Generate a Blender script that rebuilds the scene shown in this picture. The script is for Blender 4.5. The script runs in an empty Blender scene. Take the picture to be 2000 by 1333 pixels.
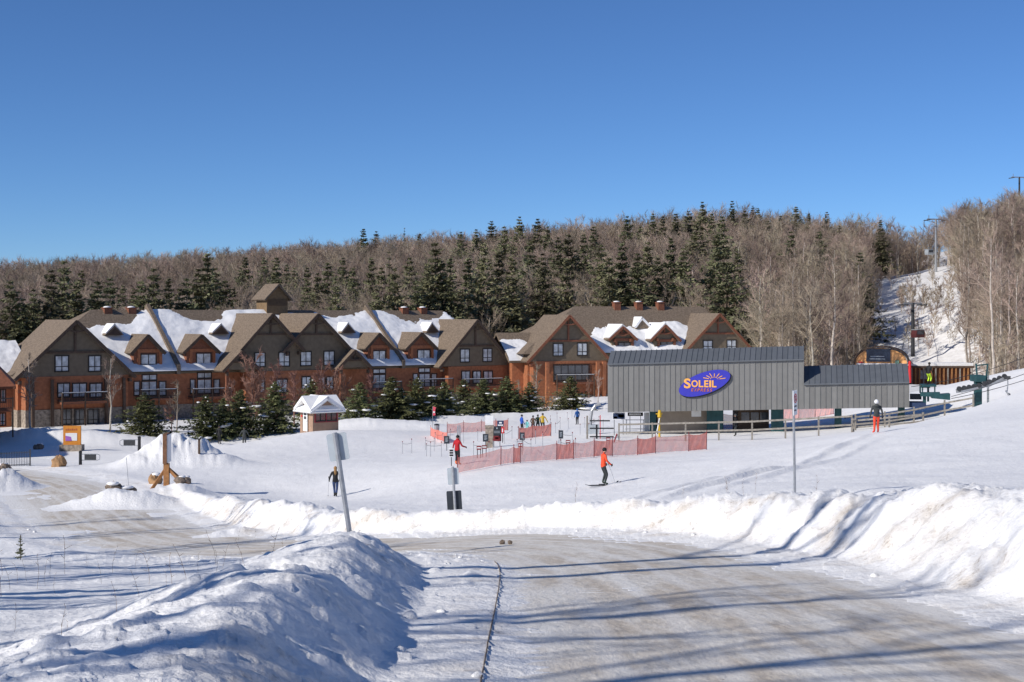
import bpy, math, random
import numpy as np
from math import radians, sin, cos, pi, sqrt, atan2
from mathutils import Vector, Matrix

random.seed(7)
RNG = np.random.default_rng(7)
SC = bpy.context.scene
COL = SC.collection

# ------------------------------------------------------------------ camera, sky, sun, exposure
F, HY, CZ = 2778.0, 618.0, 14.0            # focal length and horizon in photo pixels, camera height
SUN_AZ, SUN_EL = radians(34.0), radians(32.0)   # light travels towards (+x, +y)
cam_d = bpy.data.cameras.new('camera'); cam = bpy.data.objects.new('camera', cam_d); COL.objects.link(cam)
cam_d.sensor_width = 36.0; cam_d.lens = 50.0
cam_d.shift_y = -(666.5 - HY) / 2000.0
cam_d.clip_start = 0.1; cam_d.clip_end = 6000.0
cam.location = (0, 0, CZ); cam.rotation_euler = (radians(90), 0, 0)
SC.camera = cam
SC.view_settings.view_transform = 'Standard'; SC.view_settings.look = 'None'
SC.view_settings.exposure = 0.25; SC.view_settings.gamma = 1.0
SC.view_settings.use_curve_mapping = False
world = bpy.data.worlds.new('World'); SC.world = world; world.use_nodes = True
wn = world.node_tree; bg = wn.nodes['Background']
sky = wn.nodes.new('ShaderNodeTexSky'); sky.sky_type = 'NISHITA'; sky.sun_disc = False
sky.sun_elevation = SUN_EL; sky.sun_rotation = radians(236.0)
sky.altitude = 300; sky.air_density = 0.68; sky.dust_density = 0.0; sky.ozone_density = 10.0
wn.links.new(sky.outputs[0], bg.inputs[0]); bg.inputs[1].default_value = 0.092
sun_d = bpy.data.lights.new('sun', 'SUN'); sun_d.energy = 3.65; sun_d.angle = radians(0.53); sun_d.color = (1.0, 0.945, 0.87)
sun = bpy.data.objects.new('sun', sun_d); COL.objects.link(sun)
SUNV = Vector((cos(SUN_AZ) * cos(SUN_EL), sin(SUN_AZ) * cos(SUN_EL), -sin(SUN_EL)))
sun.rotation_euler = SUNV.to_track_quat('-Z', 'Y').to_euler()
try:
    SC.cycles.max_bounces = 6; SC.cycles.transparent_max_bounces = 12; SC.cycles.use_denoising = True
except Exception: pass

# ------------------------------------------------------------------ helpers
def P3(px, py, d):
    return Vector(((px - 1000.0) / F * d, d, CZ - (py - HY) / F * d))

def tag(o, label=None, cat=None, group=None, kind=None):
    if label: o['label'] = label
    if cat: o['category'] = cat
    if group: o['group'] = group
    if kind: o['kind'] = kind
    return o

def empty(name, loc=(0, 0, 0), rz=0.0):
    o = bpy.data.objects.new(name, None); COL.objects.link(o)
    o.location = loc; o.rotation_euler = (0, 0, rz); o.empty_display_size = 0.2
    return o

def thing(name, label, cat, loc=(0, 0, 0), rz=0.0, group=None):
    return tag(empty(name, loc, rz), label, cat, group)

def mesh_np(name, V, FA, mats, smooth=False, midx=None):
    """V (n,3); FA (m,k) faces of one size"""
    V = np.asarray(V, dtype=np.float32); FA = np.asarray(FA, dtype=np.int32)
    me = bpy.data.meshes.new(name)
    m, k = FA.shape
    me.vertices.add(len(V)); me.vertices.foreach_set('co', V.ravel())
    me.loops.add(m * k); me.loops.foreach_set('vertex_index', FA.ravel())
    me.polygons.add(m)
    me.polygons.foreach_set('loop_start', np.arange(0, m * k, k, dtype=np.int32))
    me.polygons.foreach_set('use_smooth', np.full(m, smooth, dtype=bool))
    if midx is not None: me.polygons.foreach_set('material_index', np.asarray(midx, dtype=np.int32))
    for x in (mats if isinstance(mats, (list, tuple)) else [mats]): me.materials.append(x)
    me.update(calc_edges=True)
    return me

def link(name, me, parent=None, loc=None):
    o = bpy.data.objects.new(name, me); COL.objects.link(o)
    if parent is not None: o.parent = parent
    if loc is not None: o.location = loc
    return o

class MB:
    """collects shapes for ONE mesh object"""
    def __init__(s): s.v = []; s.f = []; s.m = []
    def add(s, vs, fs, mi=0):
        n = len(s.v); s.v += [tuple(p) for p in vs]
        s.f += [tuple(i + n for i in f) for f in fs]; s.m += [mi] * len(fs); return s
    def box(s, x0, x1, y0, y1, z0, z1, mi=0):
        vs = [(x0,y0,z0),(x1,y0,z0),(x1,y1,z0),(x0,y1,z0),(x0,y0,z1),(x1,y0,z1),(x1,y1,z1),(x0,y1,z1)]
        return s.add(vs, [(0,3,2,1),(4,5,6,7),(0,1,5,4),(1,2,6,5),(2,3,7,6),(3,0,4,7)], mi)
    def beam(s, a, b, w, h, mi=0, up=(0, 0, 1)):
        a = Vector(a); b = Vector(b); d = (b - a).normalized(); u = Vector(up)
        if abs(d.dot(u)) > 0.98: u = Vector((0, 1, 0))
        x = d.cross(u).normalized() * (w / 2); z = x.normalized().cross(d).normalized() * (h / 2)
        vs = [a-x-z, a+x-z, a+x+z, a-x+z, b-x-z, b+x-z, b+x+z, b-x+z]
        return s.add(vs, [(3,2,1,0),(4,5,6,7),(0,1,5,4),(1,2,6,5),(2,3,7,6),(3,0,4,7)], mi)
    def tube(s, pts, rad, n=6, mi=0, cap=True):
        pts = [Vector(p) for p in pts]
        if not isinstance(rad, (list, tuple)): rad = [rad] * len(pts)
        rings = []; prev = None
        for i, p in enumerate(pts):
            d = (pts[min(i+1, len(pts)-1)] - pts[max(i-1, 0)])
            d = d.normalized() if d.length > 1e-9 else Vector((0,0,1))
            u = prev if prev is not None else (Vector((0,0,1)) if abs(d.z) < .9 else Vector((1,0,0)))
            x = (u - d * u.dot(d)); x = x.normalized() if x.length > 1e-6 else d.orthogonal().normalized()
            prev = x; y = d.cross(x)
            rings.append([p + (x * cos(2*pi*k/n) + y * sin(2*pi*k/n)) * rad[i] for k in range(n)])
        vs = [q for r in rings for q in r]; fs = []
        for i in range(len(pts)-1):
            for k in range(n):
                fs.append((i*n+k, i*n+(k+1)%n, (i+1)*n+(k+1)%n, (i+1)*n+k))
        if cap:
            fs.append(tuple(reversed(range(n)))); fs.append(tuple((len(pts)-1)*n+k for k in range(n)))
        return s.add(vs, fs, mi)
    def prism(s, poly, a, b, mi=0):
        """poly: list of Vector-mapped points through functions a (front) and b (back)"""
        n = len(poly); vs = [a(*p) for p in poly] + [b(*p) for p in poly]
        fs = [tuple(range(n)), tuple(reversed(range(n, 2*n)))]
        for i in range(n): j = (i+1) % n; fs.append((i, n+i, n+j, j))
        return s.add(vs, fs, mi)
    def blob(s, c, r, nu=8, nv=5, jit=0.0, mi=0, seed=0):
        rn = random.Random(seed); c = Vector(c); vs = []; fs = []
        for i in range(nv+1):
            t = pi*i/nv
            for k in range(nu):
                p = 2*pi*k/nu; q = 1 + rn.uniform(-jit, jit)
                vs.append((c.x + r[0]*sin(t)*cos(p)*q, c.y + r[1]*sin(t)*sin(p)*q, c.z + r[2]*cos(t)*q))
        for i in range(nv):
            for k in range(nu):
                fs.append((i*nu+k, (i+1)*nu+k, (i+1)*nu+(k+1)%nu, i*nu+(k+1)%nu))
        return s.add(vs, fs, mi)
    def mesh(s, name, mats, smooth=False):
        me = bpy.data.meshes.new(name); me.from_pydata(s.v, [], s.f)
        for x in (mats if isinstance(mats, (list, tuple)) else [mats]): me.materials.append(x)
        me.polygons.foreach_set('material_index', np.array(s.m, dtype=np.int32))
        if smooth: me.polygons.foreach_set('use_smooth', np.full(len(s.f), True))
        me.update(); return me
    def build(s, name, mats, parent=None, smooth=False, loc=None):
        return link(name, s.mesh(name, mats, smooth), parent, loc)

def copy_tree(o, parent=None):
    c = o.copy(); COL.objects.link(c)
    if parent is not None: c.parent = parent
    for ch in list(o.children): copy_tree(ch, c)
    return c

# ------------------------------------------------------------------ numpy noise
def _h(ix, iy, seed):
    n = (ix.astype(np.int64) * 374761393 + iy.astype(np.int64) * 668265263 + seed * 1442695041) & 0x7fffffff
    n = ((n ^ (n >> 13)) * 1274126177) & 0x7fffffff
    n = n ^ (n >> 16)
    return (n & 0xffff) / 65535.0
def vnoise(x, y, seed=0):
    x = np.asarray(x, float); y = np.asarray(y, float)
    ix = np.floor(x); iy = np.floor(y); fx = x - ix; fy = y - iy
    fx = fx*fx*fx*(fx*(fx*6-15)+10); fy = fy*fy*fy*(fy*(fy*6-15)+10)
    a = _h(ix, iy, seed); b = _h(ix+1, iy, seed); c = _h(ix, iy+1, seed); d = _h(ix+1, iy+1, seed)
    return (a*(1-fx)+b*fx)*(1-fy) + (c*(1-fx)+d*fx)*fy
def fbm(x, y, o=4, seed=0, g=0.5):
    t = 0; a = 1; s = 0
    for i in range(o):
        t = t + a * (vnoise(x*2**i + 17.3*i, y*2**i - 9.1*i, seed+i) - .5); s += a; a *= g
    return t / s * 2
def sst(a, b, x):
    t = np.clip((np.asarray(x, float) - a) / (b - a), 0, 1); return t*t*(3-2*t)

# ------------------------------------------------------------------ materials
def mat(name, col, rough=0.8, var=0.15, scale=3.0, bump=0.0, bscale=20.0, metal=0.0, rand=0.0, spec=0.3, col2=None, det=4.0, bdist=0.02):
    m = bpy.data.materials.new(name); m.use_nodes = True
    nt = m.node_tree; N = nt.nodes; L = nt.links; p = N['Principled BSDF']
    p.inputs['Roughness'].default_value = rough; p.inputs['Metallic'].default_value = metal
    p.inputs['Specular IOR Level'].default_value = spec
    tc = N.new('ShaderNodeTexCoord')
    nz = N.new('ShaderNodeTexNoise'); nz.inputs['Scale'].default_value = scale; nz.inputs['Detail'].default_value = det
    L.new(tc.outputs['Object'], nz.inputs['Vector'])
    cr = N.new('ShaderNodeValToRGB'); L.new(nz.outputs['Fac'], cr.inputs['Fac'])
    c = np.array(col); c2 = np.array(col2) if col2 is not None else None
    lo = c*(1-var) if c2 is None else c; hi = np.minimum(c*(1+var), 1) if c2 is None else c2
    cr.color_ramp.elements[0].position = 0.33; cr.color_ramp.elements[1].position = 0.67
    cr.color_ramp.elements[0].color = (*lo, 1); cr.color_ramp.elements[1].color = (*hi, 1)
    out = cr.outputs['Color']
    if rand:
        oi = N.new('ShaderNodeObjectInfo'); hs = N.new('ShaderNodeHueSaturation')
        mr = N.new('ShaderNodeMapRange'); mr.inputs['To Min'].default_value = 1-rand; mr.inputs['To Max'].default_value = 1+rand
        L.new(oi.outputs['Random'], mr.inputs['Value']); L.new(mr.outputs[0], hs.inputs['Value']); L.new(out, hs.inputs['Color'])
        mh = N.new('ShaderNodeMapRange'); mh.inputs['To Min'].default_value = .5-rand*.06; mh.inputs['To Max'].default_value = .5+rand*.06
        mu = N.new('ShaderNodeMath'); mu.operation = 'MULTIPLY'; mu.inputs[1].default_value = 7.31
        fr = N.new('ShaderNodeMath'); fr.operation = 'FRACT'
        L.new(oi.outputs['Random'], mu.inputs[0]); L.new(mu.outputs[0], fr.inputs[0]); L.new(fr.outputs[0], mh.inputs['Value']); L.new(mh.outputs[0], hs.inputs['Hue'])
        out = hs.outputs['Color']
    L.new(out, p.inputs['Base Color'])
    if bump:
        b = N.new('ShaderNodeTexNoise'); b.inputs['Scale'].default_value = bscale; b.inputs['Detail'].default_value = 4
        L.new(tc.outputs['Object'], b.inputs['Vector'])
        bn = N.new('ShaderNodeBump'); bn.inputs['Strength'].default_value = bump; bn.inputs['Distance'].default_value = bdist
        L.new(b.outputs['Fac'], bn.inputs['Height']); L.new(bn.outputs[0], p.inputs['Normal'])
    return m

M = {}
M['siding'] = mat('olive_siding', (0.175, 0.137, 0.094), .8, .12, 2.0, .3, 30)
M['cedar'] = mat('cedar_siding', (0.35, 0.132, 0.062), .7, .18, 3.0, .3, 30)
M['trim'] = mat('dark_timber', (0.095, 0.062, 0.043), .7, .2, 4.0)
M['redtrim'] = mat('red_brown_timber', (0.22, 0.085, 0.047), .7, .2, 4.0)
M['shingle'] = mat('shingle', (0.19, 0.145, 0.105), .9, .3, 5.0, .6, 12, bdist=.05)
M['stone'] = mat('stone', (0.30, 0.25, 0.20), .9, .4, 4.0, .6, 8, bdist=.06)
M['roofsnow'] = mat('roof_snow', (0.88, 0.875, 0.865), .6, .03, 2.0, .4, 3.0, bdist=.08)
M['frame'] = mat('window_frame', (0.035, 0.028, 0.024), .5, .1, 6)
M['pane'] = mat('window_pane', (0.52, 0.55, 0.57), .12, .35, 1.7, spec=.8)
M['darkpane'] = mat('dark_pane', (0.07, 0.075, 0.085), .08, .4, 1.3, spec=.9)
M['rail'] = mat('balcony_rail', (0.05, 0.045, 0.042), .6, .2, 6)
M['bark'] = mat('grey_bark', (0.43, 0.375, 0.315), .9, .3, 2.5, rand=.35)
M['twig'] = mat('twig', (0.325, 0.255, 0.195), .9, .2, 1.0, rand=.42)
M['pinebark'] = mat('pine_bark', (0.10, 0.075, 0.055), .9, .3, 3)
M['needle'] = mat('needle', (0.165, 0.165, 0.088), .75, .35, .6, rand=.35, spec=.2)
M['needle_near'] = mat('needle_near', (0.135, 0.142, 0.062), .75, .4, 1.2, rand=.22, spec=.2)
M['orange_leaf'] = mat('dry_leaf', (0.42, 0.19, 0.07), .8, .2, 4)
M['shrub'] = mat('shrub_twig', (0.27, 0.145, 0.11), .85, .2, 1.0, rand=.2)
M['steel'] = mat('galvanised_steel', (0.42, 0.43, 0.44), .45, .15, 8, metal=.6)
M['signback'] = mat('aluminium_sheet', (0.46, 0.50, 0.53), .45, .08, 3, metal=.35)
M['darkmetal'] = mat('dark_metal', (0.045, 0.047, 0.05), .5, .2, 6)
M['black'] = mat('black_plastic', (0.02, 0.02, 0.022), .5, .2, 6)
M['teal'] = mat('teal_steel', (0.022, 0.075, 0.082), .5, .18, 3)
M['greywood'] = mat('weathered_wood', (0.27, 0.245, 0.21), .85, .25, 6)
M['timber'] = mat('fresh_timber', (0.36, 0.17, 0.065), .75, .25, 5)
M['rock'] = mat('rock', (0.20, 0.155, 0.12), .9, .35, 3, .6, 9, bdist=.05)
M['tanrock'] = mat('tan_rock', (0.34, 0.20, 0.10), .9, .3, 3, .6, 9, bdist=.05)
M['white'] = mat('white_paint', (0.80, 0.80, 0.79), .5, .04, 3)
M['red'] = mat('red_paint', (0.60, 0.03, 0.035), .5, .1, 3)
M['darkred'] = mat('dark_red_board', (0.20, 0.025, 0.03), .6, .15, 3)
M['slate'] = mat('slate_board', (0.035, 0.042, 0.052), .6, .15, 3)
M['navy'] = mat('navy_board', (0.03, 0.05, 0.11), .6, .15, 3)
M['yellow'] = mat('yellow_paint', (0.62, 0.40, 0.03), .5, .1, 3)
M['wire'] = mat('steel_cable', (0.05, 0.05, 0.05), .6, .1, 5)
M['skin'] = mat('skin', (0.55, 0.33, 0.24), .6, .05, 8)
# ------------------------------------------------------------------ terrain: control points (px, py, distance) seen in the photo
CP = [
 # field
 (1180,948,69.4),(655,978,80),(895,905,86),(1040,845,147),(1127,829,157),(1712,845,76),(1380,880,95),(893,926,80),
 (475,882,132),(620,841,130),(560,850,127),(860,858,125),(990,873,108),(1300,985,41),(1000,1010,50),(890,1006,62),(1500,925,55),(1900,935,42),
 (1553,962,36),(1690,990,34),(2000,1010,24),(1850,880,60),(1300,905,82),(780,885,115),(700,1000,60),(500,1000,66),
 # lodge ground
 (38,842,150),(283,850,140),(537,838,150),(700,822,158),(945,806,175),(1035,802,180),(1115,795,185),(1200,790,190),(1000,790,196),(1450,775,205),
 (300,812,175),(600,795,200),(0,860,140),(-300,860,140),
 # left yard and road
 (157,913,105),(120,905,100),(140,884,122),(325,985,81),(50,925,104),(250,1000,67),(150,935,92),(450,1062,46.8),(620,1058,42),
 (-200,930,95),(-300,1000,67),(-600,1000,60),
 # near ground
 (300,1080,49),(0,1080,48),(0,1200,17.6),(-500,1200,17.6),(350,1200,18),(0,1333,11.4),(1460,1200,16.8),(1460,1100,26.2),(2200,1200,16.8),(2600,1130,17),(2600,950,36),
 # lift station bench and piste on the right
 (1187,858,112),(1400,856,110),(1640,849,104),(1760,836,104),(1860,812,108),(1910,801,110),(2000,800,86),(2000,760,104),(2000,722,126),(1780,772,128),(1900,744,128),
 (2400,640,126),(2400,740,90),(1600,815,130),(1400,815,135),(1250,815,140),
 # gondola base and lane
 (1720,752,215),(1850,768,215),(1790,705,240),(1790,600,295),(1800,540,345),(1850,520,360),(1900,768,180),(1820,770,150),(1900,757,150),(1960,745,150),(2010,736,150),(1820,774,175),(1960,760,178),
 # woods
 (100,780,225),(500,765,230),(900,755,225),(1300,750,235),(1500,738,190),(1650,725,190),
 (0,705,290),(500,690,290),(1000,660,290),(1400,622,290),(1650,640,270),
 (0,616,400),(300,606,400),(600,576,400),(900,560,400),(1200,530,400),(1400,514,395),(1560,526,390),(1680,566,385),(1790,640,400),(1740,600,395),
 (2000,730,168),(2000,570,255),(2000,510,350),(2000,468,430),(1880,530,420),(2300,700,158),(2300,470,255),(2400,410,430),
 (-500,640,400),(-500,720,290),(-500,780,225),(300,640,700),(1000,600,700),(1600,600,700),(2300,520,700),(-600,640,700),
]
_c = np.array([tuple(P3(*c)) for c in CP])
_extra = [(0,0,CZ-1.72),(3,-30,CZ+1.0),(-30,-30,CZ+1.0),(30,-30,CZ+2.0),(-30,0,CZ-1.9),(25,0,CZ-0.6),(-60,20,CZ-4.5),(60,40,CZ-1.0),(0,-150,CZ+12),(-200,-50,CZ+2),(200,0,CZ+12),(-250,150,CZ-12),(250,150,CZ+10),(0,-700,CZ+30),(-700,0,CZ),(700,0,CZ+40)]
_c = np.vstack([_c, np.array(_extra)])
_K = 5.0
def _phi(r2): return np.sqrt(r2 + _K*_K)
def _fit():
    n = len(_c); A = np.zeros((n+3, n+3))
    d2 = ((_c[:, None, :2] - _c[None, :, :2])**2).sum(-1)
    A[:n, :n] = -_phi(d2) - np.eye(n)*(-0.6)
    A[:n, n] = 1; A[:n, n+1:] = _c[:, :2]; A[n, :n] = 1; A[n+1:, :n] = _c[:, :2].T
    b = np.zeros(n+3); b[:n] = _c[:, 2]
    return np.linalg.solve(A, b)
_w = _fit()
def rbf(x, y):
    n = len(_c); out = np.empty(len(x))
    for i in range(0, len(x), 40000):
        xx = x[i:i+40000]; yy = y[i:i+40000]
        r2 = (xx[:, None]-_c[None, :, 0])**2 + (yy[:, None]-_c[None, :, 1])**2
        out[i:i+40000] = -_phi(r2) @ _w[:n] + _w[n] + xx*_w[n+1] + yy*_w[n+2]
    return out

# road centre line: x, y, z, half width, left bank, right bank, left foot, left crest offset
_rd = [(3.2,-40,CZ+2.6,3.0,.55,1.2,.6),(2.9,-8,CZ-.84,3.0,.55,1.3,.6),(2.75,0,CZ-1.7,3.0,.55,1.4,.6),(2.75,10,CZ-2.78,3.0,.55,1.25,.65),(2.7,18,CZ-3.64,3.0,.62,1.25,.8),
 (2.6,24,CZ-4.29,3.0,.64,1.22,1.0),(2.2,28.5,CZ-4.8,3.0,.56,1.08,1.2),(1.2,32.2,CZ-5.2,3.0,.30,.85,1.1),(-.8,35.6,CZ-5.65,2.9,.05,.55,.8),(-4,38.8,CZ-6.25,2.8,.08,.5,.5),(-9.3,45,CZ-7.25,2.9,.12,.75,.4),
 (-14,54,CZ-8.3,3.3,.12,.9,.4),(-19,65.5,CZ-9.15,3.8,.12,.6,.4),(-25,80,CZ-9.9,4.2,.12,.12,.4),(-32,92,CZ-10.5,4.2,.12,.05,.4),(-44,104,CZ-11.1,3.8,.12,.05,.4),(-75,120,CZ-12,3.5,.12,.1,.4)]
def _dense(pts, step=.35):
    P = np.array(pts, float); out = []
    for i in range(len(P)-1):
        p0 = P[max(i-1,0)]; p1 = P[i]; p2 = P[i+1]; p3 = P[min(i+2,len(P)-1)]
        n = max(2, int(np.linalg.norm((p2-p1)[:2]) / step))
        for k in range(n):
            t = k/n
            out.append(.5*((2*p1)+(-p0+p2)*t+(2*p0-5*p1+4*p2-p3)*t*t+(-p0+3*p1-3*p2+p3)*t**3))
    out.append(P[-1]); return np.array(out)
RD = _dense(_rd)
_tan = np.gradient(RD[:, :2], axis=0); _tan /= np.linalg.norm(_tan, axis=1)[:, None]
def road_near(x, y):
    idx = np.empty(len(x), int)
    for i in range(0, len(x), 20000):
        d2 = (x[i:i+20000, None]-RD[None, :, 0])**2 + (y[i:i+20000, None]-RD[None, :, 1])**2
        idx[i:i+20000] = d2.argmin(1)
    dx = x-RD[idx, 0]; dy = y-RD[idx, 1]; t = _tan[idx]
    s = dx*t[:, 1] - dy*t[:, 0]           # > 0: right of the travel direction
    dist = np.sqrt(dx*dx+dy*dy)
    return idx, s, np.maximum(dist, np.abs(s))

# heaps: (px, py, d, radius x, radius y, height, lumpiness)
HEAPS = [(345,905,104,3.0,2.6,1.75,.45),(395,910,101,2.8,2.0,.8,.5),(295,912,100,2.6,2.0,.7,.5),(240,985,71,2.4,1.8,.75,.4),(330,992,76,2.5,1.8,.45,.4),
         (0,975,84,1.8,2.0,.9,.6),(760,832,150,7,1.6,.9,.15),(690,830,148,4,1.6,.5,.15),(900,818,160,6,1.6,.9,.15),(990,806,165,5,1.5,.8,.15),(1080,803,168,6,1.5,.8,.15),
         (150,850,135,9,2.5,.8,.2),(40,850,135,6,2.5,.6,.2),(410,850,132,4,2,.6,.3),
         (1160,775,182,5,3,1.3,.3),(455,1040,52,1,1,.2,.3)]
_HP = [(P3(a,b,d), rx, ry, h, l) for a,b,d,rx,ry,h,l in HEAPS]

def ground(x, y, detail=True):
    x = np.atleast_1d(np.asarray(x, float)).ravel(); y = np.atleast_1d(np.asarray(y, float)).ravel()
    z = rbf(x, y)
    r = np.sqrt(x*x+y*y)
    dirt = np.zeros_like(z)
    m = (r < 140) & (y > -60)
    if m.any():
        xx = x[m]; yy = y[m]; zz = z[m]
        idx, s, dist = road_near(xx, yy)
        R = RD[idx]; hw = R[:, 3]; e = dist-hw
        n1 = fbm(xx*.55, yy*.55, 4, 3); n2 = fbm(xx*1.7, yy*1.7, 4, 9); n3 = fbm(xx*5.5, yy*5.5, 3, 21)
        right = s > 0
        blend = np.where(right, sst(0, 9, e), sst(0, 7, e))
        zb = R[:, 2]*(1-blend) + zz*blend
        hb = np.where(right, R[:, 5], R[:, 4]); foot = np.where(right, .35+.25*n1, R[:, 6]+.15*n1)
        wid = np.where(right, np.clip(hb*1.35, .6, 2), 1.15)
        q = (e-foot)/wid + .13*n1 + .05*n2
        prof = sst(0, 1.05, q)*(1-np.where(right, .88, .9)*sst(1.1, 3.6, q))
        zb = zb + hb*prof*(1+.26*n1)*(1-sst(5, 15, e))
        lump = sst(.0, .5, q)*(1-sst(2.2, 4.0, q))*np.clip(hb, .1, 1)
        zb = zb + lump*np.where(right, 1.6, 1.0)*(n2*.075+np.maximum(n3, 0)*.035 + .05*np.abs(n2)*n3)
        crust = .5-np.abs(fbm(xx*1.9, yy*1.9, 3, 27)); crust2 = np.round(vnoise(xx*2.7, yy*2.7, 29)*3)/3-.5
        zb = zb + lump*(.10*crust + .045*crust2*np.where(r[m] < 45, 1, .5))
        # shoulder over the road sheet, ragged edge
        zb = zb - .05*(1-sst(-.75+.5*n2, .15+.3*n2, e)) + .03*sst(-.6, .4, e)
        soft = sst(.6, 4.5, e)
        zb = zb + soft*(.10*fbm(xx*.16, yy*.16, 3, 31) + .05*n1 + .012*n3) * np.where(r[m] < 70, 1, .6)
        clod = np.maximum(vnoise(xx*3.1, yy*3.1, 77)-.80, 0)*5*(.5+vnoise(xx*9, yy*9, 5))
        zb = zb + clod*.07*sst(.05, .4, e)*(1-sst(2.5, 7, e))*np.clip(hb+.2, 0, 1)
        d = np.where(right, sst(.0, .3, q)*(1-sst(.8, 1.2, q)), sst(.1, .4, q)*(1-sst(.7, 1.3, q))*.55)*np.clip(hb*1.3, 0, 1) + .5*(1-sst(.1, .9, e))*sst(-.8, 0, e)
        z[m] = zb; dirt[m] = np.clip(d*(.35+1.4*vnoise(xx*.7, yy*.7, 51)), 0, 1)
    for p, rx, ry, h, l in _HP:
        mm = (np.abs(x-p.x) < rx*2.2) & (np.abs(y-p.y) < ry*2.2)
        if mm.any():
            q = ((x[mm]-p.x)/rx)**2 + ((y[mm]-p.y)/ry)**2
            n = fbm(x[mm]*.9, y[mm]*.9, 4, 13)
            z[mm] += h*np.exp(-q**1.5*.8)*(1+l*n*.8) + l*.45*np.exp(-q)*fbm(x[mm]*1.8, y[mm]*1.6, 4, 15)
    # groomer berms running diagonally over the field
    for (ax, ay, bx, by, hb_) in ((4.8, 45, 19.2, 76, .20), (6.6, 46, 18.6, 71, .14), (3.2, 44, 12, 68, .10), (-14, 64, 9, 73, .07)):
        ln = math.hypot(bx-ax, by-ay); tx, ty = (bx-ax)/ln, (by-ay)/ln; t = (x-ax)*tx+(y-ay)*ty; s_ = (x-ax)*ty-(y-ay)*tx
        mk = (t > -2) & (t < ln+2) & (np.abs(s_) < 3)
        if mk.any():
            s2 = s_[mk]+.5*fbm(t[mk]*.12, t[mk]*0, 3, 71); z[mk] += hb_*np.where(s2 < 0, np.exp(-(s2/.7)**2), np.exp(-(s2/.16)**2))*sst(-2, 4, t[mk])*(1-sst(ln-6, ln+2, t[mk]))*(.6+.7*vnoise(t[mk]*.3, t[mk]*0, 73))
    far = (r > 20) & (r < 220)
    if far.any():
        z[far] += .05*fbm(x[far]*.35, y[far]*.35, 4, 41)
    hill = r >= 190
    if hill.any():
        z[hill] += 1.2*fbm(x[hill]*.03, y[hill]*.03, 4, 61) + .35*fbm(x[hill]*.3, y[hill]*.3, 3, 63)
    ground.dirt = dirt
    return z
def gz(x, y): return float(ground([x], [y])[0])
def on_ground(px, d):
    x = (px-1000)/F*d; return Vector((x, d, gz(x, d)))

def forest_mask(x, y):
    """1 where woods stand"""
    r = y; px = 1000 + x/np.maximum(y, 1)*F
    lod = 154 + np.clip((px-38)/970, -.2, 1.0)*39 + 30
    d0 = np.where(px < 1010, lod, np.where(px < 1480, 236, np.where(px < 1700, 196, 168)))
    f = (r > d0).astype(float)
    lane_l = np.interp(r, [150, 200, 240, 340, 352, 430], [1655, 1672, 1684, 1690, 1775, 1835])
    lane_r = np.interp(r, [150, 200, 240, 300, 340, 352, 430], [1950, 1905, 1882, 1872, 1868, 1845, 1890])
    f = np.where((px > lane_l) & (px < lane_r) & (r < 445), 0, f)
    f = np.where((px > 1640) & (px < 1930) & (r < 222), 0, f)
    return f

def snow_material():
    m = bpy.data.materials.new('snow'); m.use_nodes = True; nt = m.node_tree; N = nt.nodes; L = nt.links; p = N['Principled BSDF']
    p.inputs['Roughness'].default_value = .62; p.inputs['Specular IOR Level'].default_value = .25
    geo = N.new('ShaderNodeNewGeometry')
    def noise(sc, det=5, rough=.55):
        n = N.new('ShaderNodeTexNoise'); n.inputs['Scale'].default_value = sc; n.inputs['Detail'].default_value = det; n.inputs['Roughness'].default_value = rough
        L.new(geo.outputs['Position'], n.inputs['Vector']); return n.outputs['Fac']
    def mr(v, a, b, c=0., d=1.):
        k = N.new('ShaderNodeMapRange'); k.inputs['From Min'].default_value = a; k.inputs['From Max'].default_value = b
        k.inputs['To Min'].default_value = c; k.inputs['To Max'].default_value = d; L.new(v, k.inputs['Value']); return k.outputs[0]
    def mul(a, b, op='MULTIPLY'):
        k = N.new('ShaderNodeMath'); k.operation = op
        L.new(a, k.inputs[0])
        if isinstance(b, float): k.inputs[1].default_value = b
        else: L.new(b, k.inputs[1])
        return k.outputs[0]
    def mix(f, a, b):
        k = N.new('ShaderNodeMix'); k.data_type = 'RGBA'; L.new(f, k.inputs['Factor'])
        for i, c in ((6, a), (7, b)):
            if isinstance(c, tuple): k.inputs[i].default_value = (*c, 1)
            else: L.new(c, k.inputs[i])
        return k.outputs[2]
    at = N.new('ShaderNodeAttribute'); at.attribute_name = 'dirt'
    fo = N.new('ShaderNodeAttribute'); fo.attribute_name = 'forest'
    base = mix(mr(noise(.6), .3, .7), (.875, .865, .845), (.925, .915, .895))
    speck = mr(noise(4.5, 7, .75), .54, .66)
    big = mr(noise(.9, 5, .6), .46, .66)
    stain = mul(at.outputs['Fac'], mul(big, .75), 'MULTIPLY')
    d1 = mix(stain, base, (.60, .52, .42))
    d2 = mix(mul(mul(at.outputs['Fac'], speck), mr(big, 0, 1, .25, 1)), d1, (.26, .19, .12))
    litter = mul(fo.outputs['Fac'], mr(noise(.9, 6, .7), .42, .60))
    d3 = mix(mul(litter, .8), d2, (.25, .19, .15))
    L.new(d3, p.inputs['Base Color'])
    b1 = N.new('ShaderNodeBump'); b1.inputs['Strength'].default_value = .8; b1.inputs['Distance'].default_value = .045
    L.new(noise(9, 6, .6), b1.inputs['Height'])
    b2 = N.new('ShaderNodeBump'); b2.inputs['Strength'].default_value = .4; b2.inputs['Distance'].default_value = .10
    L.new(noise(1.6, 4, .5), b2.inputs['Height']); L.new(b1.outputs[0], b2.inputs['Normal'])
    L.new(b2.outputs[0], p.inputs['Normal'])
    return m
M['snow'] = snow_material()

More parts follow.
